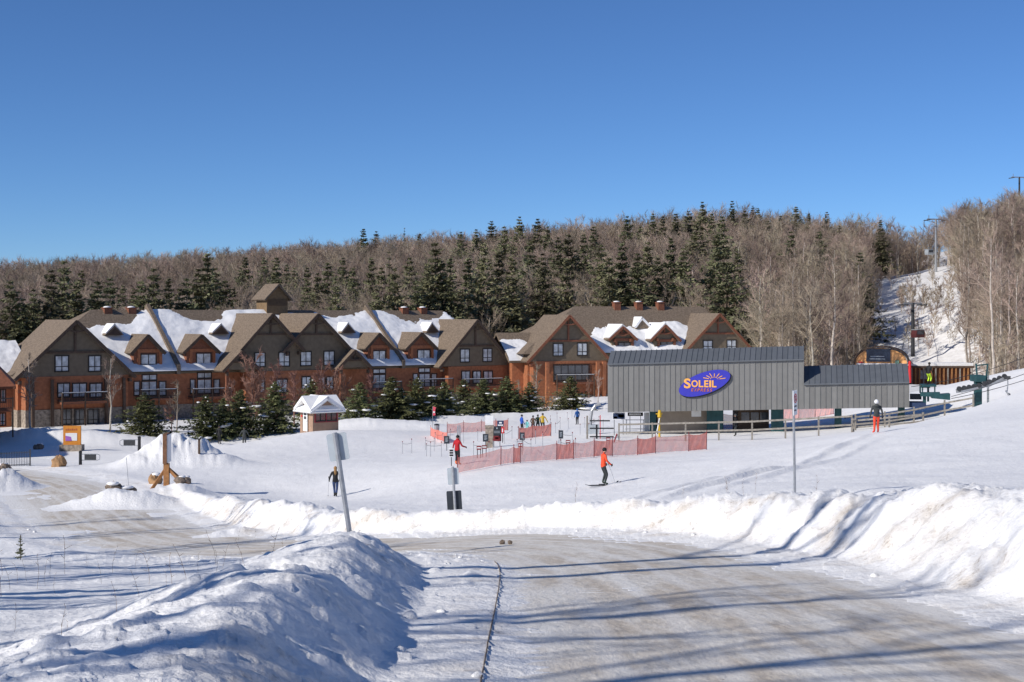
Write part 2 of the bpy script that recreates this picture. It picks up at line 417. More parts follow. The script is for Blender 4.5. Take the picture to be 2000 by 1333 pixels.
def build_ground():
    a1 = np.arange(-21.6, 21.601, .06)
    a2 = np.arange(22.6, 62, 1.3); a3 = np.arange(64, 181, 6.0)
    ang = np.radians(np.concatenate([-a3[::-1][:-1], -a2[::-1], a1, a2, a3]))
    rr = [2.6]
    while rr[-1] < 150: rr.append(rr[-1]*1.0088)
    while rr[-1] < 900: rr.append(rr[-1]*1.02)
    rr = np.array(rr)
    R, A = np.meshgrid(rr, ang, indexing='ij')
    x = np.concatenate([[0.0], (R*np.sin(A)).ravel()]); y = np.concatenate([[0.0], (R*np.cos(A)).ravel()])
    z = ground(x, y); dirt = ground.dirt
    V = np.stack([x, y, z], 1); na = len(ang); nr = len(rr)
    i, j = np.meshgrid(np.arange(nr-1), np.arange(na), indexing='ij')
    j2 = (j+1) % na
    Q = np.stack([1+i*na+j, 1+i*na+j2, 1+(i+1)*na+j2, 1+(i+1)*na+j], -1).reshape(-1, 4)[:, ::-1]
    me = mesh_np('snow_ground', V, Q, M['snow'], True)
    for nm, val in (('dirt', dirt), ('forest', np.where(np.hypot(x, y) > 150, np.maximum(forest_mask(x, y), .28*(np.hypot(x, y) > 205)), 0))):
        a = me.attributes.new(nm, 'FLOAT', 'POINT'); a.data.foreach_set('value', val.astype(np.float32))
    o = link('snow_ground', me); tag(o, 'snow covered ground rising from the field to the wooded hill', kind='structure')
    # the disc under the camera
    mb = MB(); n = na
    mb.add([(0,0,z[0])] + [tuple(V[1+k]) for k in range(na)], [(0, 1+(k+1) % na, 1+k) for k in range(na)])
    for f_ in (mb,):
        o2 = f_.build('snow_patch', M['snow']); tag(o2, 'snow underfoot where the photographer stands', kind='structure')
    return o
build_ground()

def road_material():
    m = bpy.data.materials.new('sanded_road'); m.use_nodes = True; nt = m.node_tree; N = nt.nodes; L = nt.links; p = N['Principled BSDF']
    p.inputs['Roughness'].default_value = .7; p.inputs['Specular IOR Level'].default_value = .25
    uv = N.new('ShaderNodeUVMap'); uv.uv_map = 'road'
    geo = N.new('ShaderNodeNewGeometry')
    sep = N.new('ShaderNodeSeparateXYZ'); L.new(uv.outputs[0], sep.inputs[0])
    def noise(vec, sc, det=5, rough=.6):
        n = N.new('ShaderNodeTexNoise'); n.inputs['Scale'].default_value = sc; n.inputs['Detail'].default_value = det; n.inputs['Roughness'].default_value = rough
        L.new(vec, n.inputs['Vector']); return n.outputs['Fac']
    mp = N.new('ShaderNodeMapping'); mp.inputs['Scale'].default_value = (1.3, .30, 1); L.new(uv.outputs[0], mp.inputs['Vector'])
    streak = noise(mp.outputs[0], 1.0, 6, .65)
    mp2 = N.new('ShaderNodeMapping'); mp2.inputs['Scale'].default_value = (7, 2.6, 1); L.new(uv.outputs[0], mp2.inputs['Vector'])
    fine = noise(mp2.outputs[0], 1.0, 5, .6)
    cr = N.new('ShaderNodeValToRGB'); L.new(streak, cr.inputs['Fac'])
    E = cr.color_ramp.elements; E[0].position = .38; E[0].color = (.57, .50, .41, 1); E[1].position = .62; E[1].color = (.75, .72, .66, 1)
    k = E.new(.50); k.color = (.67, .62, .545, 1)
    mx = N.new('ShaderNodeMix'); mx.data_type = 'RGBA'; mx.blend_type = 'MULTIPLY'; mx.inputs['Factor'].default_value = .8
    cr2 = N.new('ShaderNodeValToRGB'); L.new(fine, cr2.inputs['Fac']); cr2.color_ramp.elements[0].color = (.80, .79, .77, 1); cr2.color_ramp.elements[1].color = (1.12, 1.12, 1.12, 1)
    cr2.color_ramp.elements[0].position = .35; cr2.color_ramp.elements[1].position = .65
    L.new(cr.outputs[0], mx.inputs[6]); L.new(cr2.outputs[0], mx.inputs[7])
    # paler, snowier edges
    ab = N.new('ShaderNodeMath'); ab.operation = 'ABSOLUTE'; L.new(sep.outputs[0], ab.inputs[0])
    ad = N.new('ShaderNodeMath'); ad.operation = 'ADD'; L.new(ab.outputs[0], ad.inputs[0])
    sc_ = N.new('ShaderNodeMath'); sc_.operation = 'MULTIPLY'; sc_.inputs[1].default_value = 1.6; L.new(noise(geo.outputs['Position'], .45, 4), sc_.inputs[0]); L.new(sc_.outputs[0], ad.inputs[1])
    mr = N.new('ShaderNodeMapRange'); mr.inputs['From Min'].default_value = 2.6; mr.inputs['From Max'].default_value = 3.9; L.new(ad.outputs[0], mr.inputs['Value'])
    mx2 = N.new('ShaderNodeMix'); mx2.data_type = 'RGBA'; L.new(mr.outputs[0], mx2.inputs['Factor']); L.new(mx.outputs[2], mx2.inputs[6]); mx2.inputs[7].default_value = (.80, .785, .75, 1)
    # wheel tracks: paler polished bands along the road
    sn = N.new('ShaderNodeMath'); sn.operation = 'MULTIPLY_ADD'; sn.inputs[1].default_value = 7.5; L.new(sep.outputs[0], sn.inputs[0])
    wob = N.new('ShaderNodeMath'); wob.operation = 'MULTIPLY'; wob.inputs[1].default_value = 5.0; mp3 = N.new('ShaderNodeMapping'); mp3.inputs['Scale'].default_value = (.35, .10, 1); L.new(uv.outputs[0], mp3.inputs['Vector']); L.new(noise(mp3.outputs[0], 1.0, 3), wob.inputs[0]); L.new(wob.outputs[0], sn.inputs[2])
    sw = N.new('ShaderNodeMath'); sw.operation = 'SINE'; L.new(sn.outputs[0], sw.inputs[0])
    tr = N.new('ShaderNodeMapRange'); tr.inputs['From Min'].default_value = .35; tr.inputs['From Max'].default_value = .95; tr.inputs['To Max'].default_value = .45; L.new(sw.outputs[0], tr.inputs['Value'])
    mxt = N.new('ShaderNodeMix'); mxt.data_type = 'RGBA'; L.new(tr.outputs[0], mxt.inputs['Factor']); L.new(mx2.outputs[2], mxt.inputs[6]); mxt.inputs[7].default_value = (.82, .80, .76, 1)
    mx2 = mxt
    # grit
    gr = N.new('ShaderNodeMapRange'); gr.inputs['From Min'].default_value = .60; gr.inputs['From Max'].default_value = .72; L.new(noise(geo.outputs['Position'], 16, 5, .75), gr.inputs['Value'])
    mx3 = N.new('ShaderNodeMix'); mx3.data_type = 'RGBA'; L.new(gr.outputs[0], mx3.inputs['Factor']); L.new(mx2.outputs[2], mx3.inputs[6]); mx3.inputs[7].default_value = (.30, .22, .14, 1)
    L.new(mx3.outputs[2], p.inputs['Base Color'])
    b = N.new('ShaderNodeBump'); b.inputs['Strength'].default_value = .55; b.inputs['Distance'].default_value = .05; L.new(fine, b.inputs['Height'])
    b2 = N.new('ShaderNodeBump'); b2.inputs['Strength'].default_value = .5; b2.inputs['Distance'].default_value = .02; L.new(noise(geo.outputs['Position'], 12, 5), b2.inputs['Height']); L.new(b.outputs[0], b2.inputs['Normal'])
    L.new(b2.outputs[0], p.inputs['Normal'])
    return m
M['road'] = road_material()
def build_road():
    na = 27; n = len(RD); t = np.linspace(-1, 1, na)
    nx = _tan[:, 1]; ny = -_tan[:, 0]
    w = RD[:, 3][:, None]*t[None, :]*1.04
    X = RD[:, 0][:, None]+nx[:, None]*w; Y = RD[:, 1][:, None]+ny[:, None]*w
    arc = np.concatenate([[0], np.cumsum(np.linalg.norm(np.diff(RD[:, :2], axis=0), axis=1))])
    Z = RD[:, 2][:, None] - .012*np.abs(w) + .02*fbm(w*1.3, np.repeat(arc[:, None], na, 1)*.12, 3, 91)
    V = np.stack([X, Y, Z], -1).reshape(-1, 3)
    i, j = np.meshgrid(np.arange(n-1), np.arange(na-1), indexing='ij')
    Q = np.stack([i*na+j, i*na+j+1, (i+1)*na+j+1, (i+1)*na+j], -1).reshape(-1, 4)
    me = mesh_np('road', V, Q, M['road'], True)
    uvl = me.uv_layers.new(name='road'); uvd = np.stack([w, np.repeat(arc[:, None], na, 1)], -1).reshape(-1, 2)
    uvl.data.foreach_set('uv', uvd[Q.ravel()].astype(np.float32).ravel())
    tag(link('road', me), 'sanded packed snow road bending left below the snow banks', kind='structure')
build_road()
# ------------------------------------------------------------------ trees
class NB:
    """fast builder: triangles / thin three-sided sticks as numpy lists"""
    def __init__(s): s.V = []; s.T = []; s.n = 0
    def sticks(s, A, B, ra, rb, k=3):
        A = np.asarray(A, float); B = np.asarray(B, float); m = len(A)
        if m == 0: return
        ra = np.broadcast_to(ra, (m,)); rb = np.broadcast_to(rb, (m,))
        D = B-A; D /= np.linalg.norm(D, axis=1)[:, None]+1e-9
        U = np.where(np.abs(D[:, 2:3]) < .9, np.array([[0, 0, 1.]]), np.array([[1., 0, 0]]))
        X = np.cross(D, U); X /= np.linalg.norm(X, axis=1)[:, None]+1e-9; Y = np.cross(D, X)
        vs = []
        for P, r in ((A, ra), (B, rb)):
            for j in range(k):
                a = 2*pi*j/k; vs.append(P + (X*cos(a)+Y*sin(a))*r[:, None])
        V = np.stack(vs, 1).reshape(-1, 3); off = s.n + np.arange(m)[:, None]*2*k
        for j in range(k):
            j2 = (j+1) % k
            s.T.append(np.concatenate([off+j, off+j2, off+k+j2], 1)); s.T.append(np.concatenate([off+j, off+k+j2, off+k+j], 1))
        s.V.append(V); s.n += len(V)
    def tris(s, A, B, C):
        m = len(A); V = np.stack([A, B, C], 1).reshape(-1, 3); off = s.n + np.arange(m)[:, None]*3
        s.T.append(np.concatenate([off, off+1, off+2], 1)); s.V.append(V); s.n += len(V)
    def mesh(s, name, m):
        return mesh_np(name, np.concatenate(s.V), np.concatenate(s.T), m)

def bare_tree(seed, h=14.0, limbs=15, sub=7, tw=7, spread=1.0, clear=.34, r0=.16, twr=.016, mats=None, upright=.55):
    """-> (trunk mesh, crown mesh)"""
    g = np.random.default_rng(seed); T = NB(); C = NB()
    n = 9; zs = np.linspace(0, h*.93, n); wob = np.cumsum(g.normal(0, .10*h/14, (n, 2)), axis=0); wob[0] = 0
    tp = np.column_stack([wob, zs]); tr = r0*(1-zs/(h*1.02))**.8+.02; tr[0] *= 1.35
    T.sticks(tp[:-1]-[0, 0, .3]*(np.arange(n-1) == 0)[:, None], tp[1:], tr[:-1], tr[1:], 6)
    for i in range(limbs):
        f = clear + (1-clear)*(i+g.random())/limbs*.97
        z0 = f*h*.93; k = min(int(z0/(h*.93)*(n-1)), n-2); t = z0/(h*.93)*(n-1)-k
        p = tp[k]*(1-t)+tp[k+1]*t; az = i*2.4+g.normal(0, .5)
        ln = h*(.36-.20*(f-clear)/(1-clear))*g.uniform(.75, 1.2)*spread
        up = upright*g.uniform(.7, 1.5)+.2; d = np.array([cos(az), sin(az), up]); d /= np.linalg.norm(d)
        pts = [p]
        for q in range(4):
            d = d + g.normal(0, .13, 3) + [0, 0, .10]; d /= np.linalg.norm(d); pts.append(pts[-1]+d*ln/4)
        pts = np.array(pts); rr = np.linspace(r0*.46*(1-f*.5), .022, 5)
        C.sticks(pts[:-1], pts[1:], rr[:-1], rr[1:], 4)
        for s_ in range(sub):
            u = g.uniform(.25, 1)*4; k2 = min(int(u), 3); b = pts[k2]*(1-(u-k2))+pts[k2+1]*(u-k2)
            d2 = d + g.normal(0, .62, 3); d2[2] += .25; d2 /= np.linalg.norm(d2); l2 = ln*g.uniform(.28, .5)
            m1 = b+d2*l2*.5; d3 = d2+g.normal(0, .25, 3)+[0, 0, .15]; d3 /= np.linalg.norm(d3); e1 = m1+d3*l2*.55
            C.sticks([b, m1], [m1, e1], [.034, .024], [.024, .014], 3)
            A = []; B = []
            for t_ in range(tw):
                u2 = g.random(); q0 = (b*(1-2*u2)+m1*2*u2) if u2 < .5 else (m1*(2-2*u2)+e1*(2*u2-1))
                d4 = d3+g.normal(0, .55, 3)+[0, 0, .2]; d4 /= np.linalg.norm(d4)
                A.append(q0); B.append(q0+d4*l2*g.uniform(.45, .95))
            C.sticks(A, B, twr, twr*.45, 3)
    mt = mats or (M['bark'], M['twig'])
    return T.mesh('trunk', mt[0]), C.mesh('crown', mt[1])

def conifer(seed, h=14.0, width=.42, levels=26, per=8, clumps=9, base=.10, droop=.25, size=.42, mats=None, snow=0, ragged=.3):
    g = np.random.default_rng(seed); T = NB(); C = NB(); S = []
    T.sticks([[0, 0, -.3]], [[0, 0, h*.97]], .022*h*.5, .02, 6)
    bA = []; bB = []; A = []; B = []; Cc = []
    for i in range(levels):
        f = base+(1-base)*(i+g.uniform(-.3, .3))/levels; f = min(max(f, base*.8), .985); z0 = f*h
        R = h*width*.5*((1-f)/(1-base))**.9*g.uniform(1-ragged, 1+ragged*.4)+.02*h/14
        nb = max(4, int(per*(1-.45*f)))
        for k in range(nb):
            az = 2*pi*(k+g.random())/nb+i*.7; z1_ = z0+g.normal(0, .018)*h*(1-f); L_ = R*g.uniform(.6, 1.15); dz = -droop*L_*(1-f)+.35*L_*f+g.normal(0, .06)*L_
            d = np.array([cos(az), sin(az)]); b0 = np.array([0, 0, z1_]); b1 = np.array([d[0]*L_, d[1]*L_, z1_+dz])
            bA.append(b0); bB.append(b1)
            nc = max(3, int(clumps*(.35+L_/(h*width*.5))))
            t = g.uniform(.16, 1.02, nc); side = np.array([-d[1], d[0], 0])
            for tt in t:
                sz = size*h/14*g.uniform(.7, 1.35)*(1.15-.45*tt)*(.38+.62*(1-f)**.6)
                c = b0*(1-tt)+b1*tt+g.normal(0, .10*sz, 3)
                out = np.array([d[0], d[1], dz/L_*.6-.15])+g.normal(0, .35, 3); out /= np.linalg.norm(out)
                w_ = side*g.choice([-1, 1])+g.normal(0, .45, 3); w_ /= np.linalg.norm(w_)
                A.append(c-out*sz*.45); B.append(c+out*sz*.75+w_*sz*.25); Cc.append(c+w_*sz*.8-[0, 0, sz*.10])
                A.append(c-out*sz*.3); B.append(c+out*sz*.6-w_*sz*.3); Cc.append(c-w_*sz*.7-[0, 0, sz*.2])
            if snow and g.random() < snow: S.append((b0*.35+b1*.65, L_))
    C.sticks(bA, bB, .012*h/14+.01, .006, 3)
    C.tris(np.array(A), np.array(B), np.array(Cc))
    mt = mats or (M['pinebark'], M['needle'])
    sm = None
    if snow and S:
        mb = MB()
        for i, (c, L_) in enumerate(S):
            mb.blob((c[0], c[1], c[2]+.05), (L_*.22, L_*.22, .05+.03*L_), 7, 4, .25, 0, i)
        sm = mb.mesh('branch_snow', M['roofsnow'], True)
    return T.mesh('trunk', mt[0]), C.mesh('crown', mt[1]), sm

def plant_tree(name, meshes, loc, s, rz, label, cat, group, sz=None):
    o = thing(name, label, cat, loc, rz, group); o.scale = (s, s, sz or s)
    link('trunk', meshes[0], o); link('crown', meshes[1], o)
    if len(meshes) > 2 and meshes[2]: link('branch_snow', meshes[2], o)['kind'] = 'stuff'
    return o

BARE = [bare_tree(100+i, 14, 15, 7, 8, .9+.1*(i % 3), .30+.04*(i % 3), .17, .0155) for i in range(6)]
TALLB = [bare_tree(200+i, 17, 12, 6, 7, .62, .48, .17, .0155, upright=.8) for i in range(3)]
CONI = [conifer(300+i, 14, (.70, .80, .62, .74)[i % 4], 26, 10, 12, .12, .12, .72, ragged=.45) for i in range(5)]
NARROW = [conifer(350+i, 14, .20, 24, 6, 5, .05, .25, .42) for i in range(2)]

g = np.random.default_rng(11)
# conifers read off the photo: (px of top, py of top, height in m)
CONL = [(125,505,15),(100,522,13),(150,545,13),(65,560,11),(215,540,14),(300,520,14),(275,545,12),(405,490,17),(388,520,14),(440,545,12),(495,480,10),(515,500,12),(540,500,13),(575,520,11),
 (640,510,13),(655,545,12),(690,520,12),(710,445,9),(760,480,16),(745,520,12),(850,470,17),(835,510,14),(790,440,8),(700,470,9),(640,470,8),(575,480,7),(900,450,12),(880,500,13),(930,445,12),(960,430,12),(985,440,13),(945,470,15),(975,485,14),
 (1015,420,13),(1050,425,13),(1070,440,12),(1035,470,14),(1000,500,15),(1060,490,14),(1090,460,13),(1110,455,14),(1140,455,13),(1105,500,14),(1160,440,12),(1175,475,13),(1225,420,12),(1250,440,11),(1215,470,15),(1245,490,16),(1190,500,14),(1265,470,13),
 (1275,415,12),(1295,420,12),(1320,415,12),(1345,410,12),(1372,392,12),(1360,430,13),(1390,415,12),(1430,390,12),(1410,420,13),(1455,410,11),(1480,405,10),(1310,460,14),(1335,480,14),(1285,500,13),(1400,455,15),(1420,480,15),(1440,490,13),(1470,400,10),
 (1500,430,10),(1525,420,10),(1555,402,11),(1580,415,10),(1615,412,10),(1640,440,9),(1545,450,11),(1600,450,11),(1720,428,10),(1680,490,11),(1520,540,8),(1420,530,9),(1330,520,10),
 (900,560,17),(880,540,15),(1020,550,15),(770,520,15),(560,515,11),(510,560,11),(350,560,12),(30,570,11),(180,570,11),(240,555,11),(330,540,12),(470,520,11),(600,520,11),(735,450,8),(770,455,8),(820,455,8),(1500,600,7),(20,545,12),(45,580,11),(160,525,12),(190,545,12),(260,560,11),(365,540,13),(420,520,13),(455,560,11),(480,500,12),(535,530,12),(600,545,11),(620,530,12),(670,500,12),(725,500,13),(735,560,12),(800,500,13),(815,545,13),(865,520,14),(915,500,13)]
def solve_d(px, py, h):
    ds = np.arange(186, 446, 3.0); x = (px-1000)/F*ds
    z = ground(x, ds)+h; line = CZ-(py-HY)/F*ds
    df = line-z; m = forest_mask(x, ds) > 0
    # the first distance where tree top and sight line meet
    best = None
    ok = np.where(m & (np.abs(df) < .8))[0]
    if len(ok): return ds[ok[0]]
    i = np.argmin(np.where(m, np.abs(df), 1e9)); return ds[i]
taken = []
def sky_y(px): return float(np.interp(px, [0, 300, 600, 900, 1200, 1400, 1600, 1800, 2000], [545, 520, 480, 455, 425, 395, 415, 480, 370]))
def zone(px):
    for lim_, t in ((80, 'above the left picture edge'), (175, 'above the first gable of the left lodge'), (270, 'above the left chimneys of the left lodge'), (370, 'above the left fire wall of the left lodge'), (465, 'above the second dormer of the left lodge'), (585, 'behind the cupola'), (680, 'above the third big gable of the left lodge'), (770, 'above the right fire wall of the left lodge'), (860, 'above the right chimneys of the left lodge'),
                    (960, 'above the last gable of the left lodge'), (1050, 'above the gap between the lodges'), (1150, 'above the left gable of the middle lodge'), (1230, 'above the left chimney of the middle lodge'), (1310, 'above the right chimneys of the middle lodge'), (1400, 'above the hipped roof end of the middle lodge'), (1480, 'above the right gable of the middle lodge'), (1560, 'behind the high part of the lift station'), (1650, 'behind the low part of the lift station'), (1735, 'left of the cleared lane'), (1800, 'in line with the cleared lane'), (1900, 'just right of the cleared lane'), (1960, 'above the chairlift tower')):
        if px < lim_: return t
    return 'at the right picture edge'
for i, (px, py, h) in enumerate(CONL):
    h = h*1.5; d = solve_d(px, py, h)
    x = (px-1000)/F*d; z = gz(x, d); zt = CZ-(py-HY)/F*d; hh = min(max(zt-z, h*.6), h*1.5)
    nar = (py < 485 and px < 840) and (i % 2 == 0)
    ms = (NARROW if nar else CONI)[i % (2 if nar else 5)]
    plant_tree('spruce_tree', ms, (x, d, z), hh/14*g.uniform(.9, 1.15) if not nar else hh/14, g.uniform(0, 6.28),
               ('slender ' if nar else 'broad ')+('dark conifer on the skyline ' if py < sky_y(px)+35 else ('conifer half way up ' if py < sky_y(px)+85 else 'conifer low down '))+zone(px), 'conifer', 'conifers on the wooded hill', hh/14)
    taken.append((x, d))
# bare trees over the hill
pts = []
N_TRY = 9000
yy = np.sqrt(g.uniform(165**2, 440**2, N_TRY)); pxx = g.uniform(-120, 2120, N_TRY)
xx = (pxx-1000)/F*yy; fm = forest_mask(xx, yy) > 0
grid = {}
for x, y, ok in zip(xx, yy, fm):
    if not ok: continue
    key = (int(x//3.1), int(y//3.1))
    if key in grid: continue
    grid[key] = (x, y)
pts = np.array(list(grid.values()))
tk = np.array(taken)
dmin = np.min(np.hypot(pts[:, None, 0]-tk[None, :, 0], pts[:, None, 1]-tk[None, :, 1]), axis=1)
pts = pts[dmin > 2.6]
zz = ground(pts[:, 0], pts[:, 1])
pxs = 1000+pts[:, 0]/pts[:, 1]*F
# which of them show: in frame, crown not wholly behind the lodges
top = HY-(zz+13-CZ)/pts[:, 1]*F
inframe = (pxs > 5) & (pxs < 1995)
lim = np.where(pxs < 1010, 600, np.where(pxs < 1480, 590, 720))
show = inframe & (top < lim)
score = np.where(show, pts[:, 1]-np.where((pxs > 1480), 40, 0), 1e6)
order = np.argsort(score)
near = order[:296]; rest = order[296:]
for i in near:
    x, y = pts[i]; right = pxs[i] > 1480
    tall = right and g.random() < .6
    ms = TALLB[g.integers(0, 3)] if tall else BARE[g.integers(0, 6)]
    s = g.uniform(.8, 1.12)*(.95 if tall else 1.0)
    plant_tree('bare_tree', ms, (x, y, zz[i]), s, g.uniform(0, 6.28),
               ('thin' if tall else 'spreading')+' leafless '+('edge tree ' if y < 205 else 'woodland tree ')+zone(pxs[i])+(', tall' if s > 1.0 else ', low' if s < .88 else ''), 'bare tree', 'leafless trees along the edge of the woods', s*g.uniform(.9, 1.12))
def scatter(name, label, P, Z, meshes, smin, smax):
    src = bpy.data.collections.new(name+'_source')
    for tm in meshes:
        vs = []; 
        o = bpy.data.objects.new('source_tree', None)
        # one joined mesh: crown plus trunk
        a, b = tm[0], tm[1]
        va = np.empty(len(a.vertices)*3, np.float32); a.vertices.foreach_get('co', va); vb = np.empty(len(b.vertices)*3, np.float32); b.vertices.foreach_get('co', vb)
        ta = np.empty(len(a.loops), np.int32); a.loops.foreach_get('vertex_index', ta); tb = np.empty(len(b.loops), np.int32); b.loops.foreach_get('vertex_index', tb)
        V = np.concatenate([va.reshape(-1, 3), vb.reshape(-1, 3)]); T = np.concatenate([ta.reshape(-1, 3), tb.reshape(-1, 3)+len(a.vertices)])
        me = mesh_np('woods_tree', V, T, [a.materials[0], b.materials[0]], midx=np.concatenate([np.zeros(len(ta)//3), np.ones(len(tb)//3)]))
        src.objects.link(bpy.data.objects.new('woods_tree', me))
    me = bpy.data.meshes.new(name); me.vertices.add(len(P)); me.vertices.foreach_set('co', np.column_stack([P, Z]).astype(np.float32).ravel())
    o = link(name, me); tag(o, label, kind='stuff')
    ng = bpy.data.node_groups.new(name, 'GeometryNodeTree')
    ng.interface.new_socket('Geometry', in_out='INPUT', socket_type='NodeSocketGeometry'); ng.interface.new_socket('Geometry', in_out='OUTPUT', socket_type='NodeSocketGeometry')
    n = ng.nodes; l = ng.links
    gi = n.new('NodeGroupInput'); go = n.new('NodeGroupOutput'); ip = n.new('GeometryNodeInstanceOnPoints'); ci = n.new('GeometryNodeCollectionInfo')
    ci.inputs['Collection'].default_value = src; ci.inputs['Separate Children'].default_value = True; ci.inputs['Reset Children'].default_value = True
    ip.inputs['Pick Instance'].default_value = True
    ri = n.new('FunctionNodeRandomValue'); ri.data_type = 'INT'; ri.inputs[4].default_value = 0; ri.inputs[5].default_value = len(meshes)-1
    rr = n.new('FunctionNodeRandomValue'); rr.data_type = 'FLOAT_VECTOR'; rr.inputs[0].default_value = (0, 0, 0); rr.inputs[1].default_value = (.06, .06, 6.28); rr.inputs['Seed'].default_value = 3
    rs = n.new('FunctionNodeRandomValue'); rs.data_type = 'FLOAT'; rs.inputs[2].default_value = smin; rs.inputs[3].default_value = smax; rs.inputs['Seed'].default_value = 5
    l.new(gi.outputs[0], ip.inputs['Points']); l.new(ci.outputs[0], ip.inputs['Instance']); l.new(ri.outputs[2], ip.inputs['Instance Index'])
    l.new(rr.outputs[0], ip.inputs['Rotation']); l.new(rs.outputs[1], ip.inputs['Scale']); l.new(ip.outputs[0], go.inputs[0])
    md = o.modifiers.new('scatter', 'NODES'); md.node_group = ng
    return o
scatter('leafless_woods', 'mass of leafless brown woods covering the hill behind the lodges', pts[rest], zz[rest], BARE, .72, 1.08)
# saplings and brush between the trunks at the foot of the woods
BRUSH = [bare_tree(500+i, 5.5, 12, 6, 6, 1.0, .12, .035, .015) for i in range(3)]
yy = np.sqrt(g.uniform(165**2, 330**2, 5200)); pxx = g.uniform(-60, 2080, 5200); xx = (pxx-1000)/F*yy
k = (forest_mask(xx, yy) > 0) | ((forest_mask(xx, yy+6) > 0) & (yy > 226)) | ((g.random(5200) < .22) & (yy > 236) & (pxx > 1480)); xx = xx[k]; yy = yy[k]
scatter('undergrowth', 'leafless saplings and brush between the tree trunks', np.column_stack([xx, yy]), ground(xx, yy), BRUSH, .5, 1.1)
# ------------------------------------------------------------------ lodges
class Facade:
    """local frame: u along the front, v into the building, z up (world height); photo pixels -> (u, z) on the plane v"""
    def __init__(s, px, d, th):
        s.X = (px-1000)/F*d; s.Y = d; s.th = th; s.c = cos(th); s.s = sin(th)
    def uz(s, px, py, v=0.0):
        X = s.X-v*s.s; Y = s.Y+v*s.c; k = (px-1000)/F
        u = (k*Y-X)/(s.c-k*s.s); return u, CZ-(py-HY)/F*(Y+u*s.s)
    def u(s, px, v=0.0): return s.uz(px, HY, v)[0]
    def root(s, name, label, cat, z=0.0): return thing(name, label, cat, (s.X, s.Y, z), s.th)

def window(root, u0, u1, z0, z1, v, rows=(.30,), cols=2, dark=False, proud=.06, name='window'):
    """window > frame + panes; front plane at v, facing -v"""
    mb = MB(); t = .10; a = v-proud
    mb.box(u0-t, u0, a, v+.08, z0-t, z1+t); mb.box(u1, u1+t, a, v+.08, z0-t, z1+t)
    mb.box(u0, u1, a, v+.08, z1, z1+t); mb.box(u0-.04, u1+.04, a-.05, v+.08, z0-t, z0)
    w = mb.build(name, M['frame'], root)
    us = [u0+(u1-u0)*i/cols for i in range(cols+1)]; zs = [z0]+[z0+(z1-z0)*r for r in rows]+[z1]
    for i in range(cols):
        for j in range(len(zs)-1):
            p = MB(); g_ = .045
            p.box(us[i]+g_, us[i+1]-g_, v-.012, v+.03, zs[j]+g_, zs[j+1]-g_)
            p.build('pane', M['darkpane' if dark else 'pane'], w)
    b = MB()
    for i in range(1, cols): b.box(us[i]-g_, us[i]+g_, a+.02, v+.05, z0, z1)
    for j in range(1, len(zs)-1):
        for i in range(cols): b.box(us[i]+g_, us[i+1]-g_, a+.025, v+.05, zs[j]-g_, zs[j]+g_)
    if b.f: b.build('glazing_bar', M['frame'], w)
    return w

def slab(mb, p, q, r, s, t, mi=0):
    """quad p q r s thickened downwards by t along its normal"""
    p, q, r, s = map(Vector, (p, q, r, s)); n = (q-p).cross(s-p).normalized()
    if n.z < 0: n = -n
    vs = [p, q, r, s]+[x-n*t for x in (p, q, r, s)]
    mb.add(vs, [(0,1,2,3),(7,6,5,4),(0,4,5,1),(1,5,6,2),(2,6,7,3),(3,7,4,0)], mi)

def gable(root, uc, hw, ze, za, v0, vb, zfloor, wins=(), sid='siding', over=.55, eave=.35, brace=True, zlow=None, trim='trim', dark=False, roofsnow=None, wallw=None):
    """projecting gable: front wall in plane v0, roof ridge running back to vb"""
    ww = wallw if wallw else hw-eave
    sl = (za-ze)/hw; zw = za-sl*ww-.18
    m = MB()
    m.prism([(uc-ww, zfloor), (uc+ww, zfloor), (uc+ww, zw), (uc, za-.18), (uc-ww, zw)], lambda a, b: (a, v0, b), lambda a, b: (a, vb, b))
    wl = m.build('gable_wall', M[sid], root)
    rf = MB(); t = .24
    for sg in (-1, 1):
        slab(rf, (uc, v0-over, za), (uc+sg*hw, v0-over, ze), (uc+sg*hw, vb, ze), (uc, vb, za), t)
    r = rf.build('gable_roof', M['shingle'], root)
    for sg in (-1, 1):   # barge boards just in front of the roof edge
        MB().beam((uc, v0-over-.05, za-.16), (uc+sg*(hw+.02), v0-over-.05, ze-.14), .08, .34, 0, (0, 0, 1)).build('barge_board', M[trim], r)
    if brace:
        tm = M['redtrim' if trim == 'redtrim' else 'trim']; zc = za-(za-ze)*.56; hwc = ww*(za-zc)/(za-ze)*.96
        MB().box(uc-.11, uc+.11, v0-.16, v0-.02, zc, za-.35).build('king_post', tm, wl)
        MB().box(uc-hwc, uc+hwc, v0-.14, v0-.02, zc-.14, zc+.10).build('collar_beam', tm, wl)
        for sg in (-1, 1):
            MB().beam((uc+sg*.9, v0-over+.1, za-sl*.9-.30), (uc, v0-over+.1, za-1.35), .12, .16).build('timber_brace', tm, wl)
            MB().box(uc+sg*(ww-.25)-.13, uc+sg*(ww-.25)+.13, v0-over, v0-.02, zw-.75, zw-.35).build('bracket', tm, wl)
    for (a, b_, c, d_) in wins: window(root, a, b_, c, d_, v0-.02, dark=dark)
    if roofsnow:
        sn = MB()
        for sg in roofsnow:
            slab(sn, (uc, v0-over+.1, za+.26), (uc+sg*(hw-.1), v0-over+.1, ze+.26), (uc+sg*(hw-.1), vb, ze+.26), (uc, vb, za+.26), .22)
        sn.build('roof_snow', M['roofsnow'], r)
    return wl

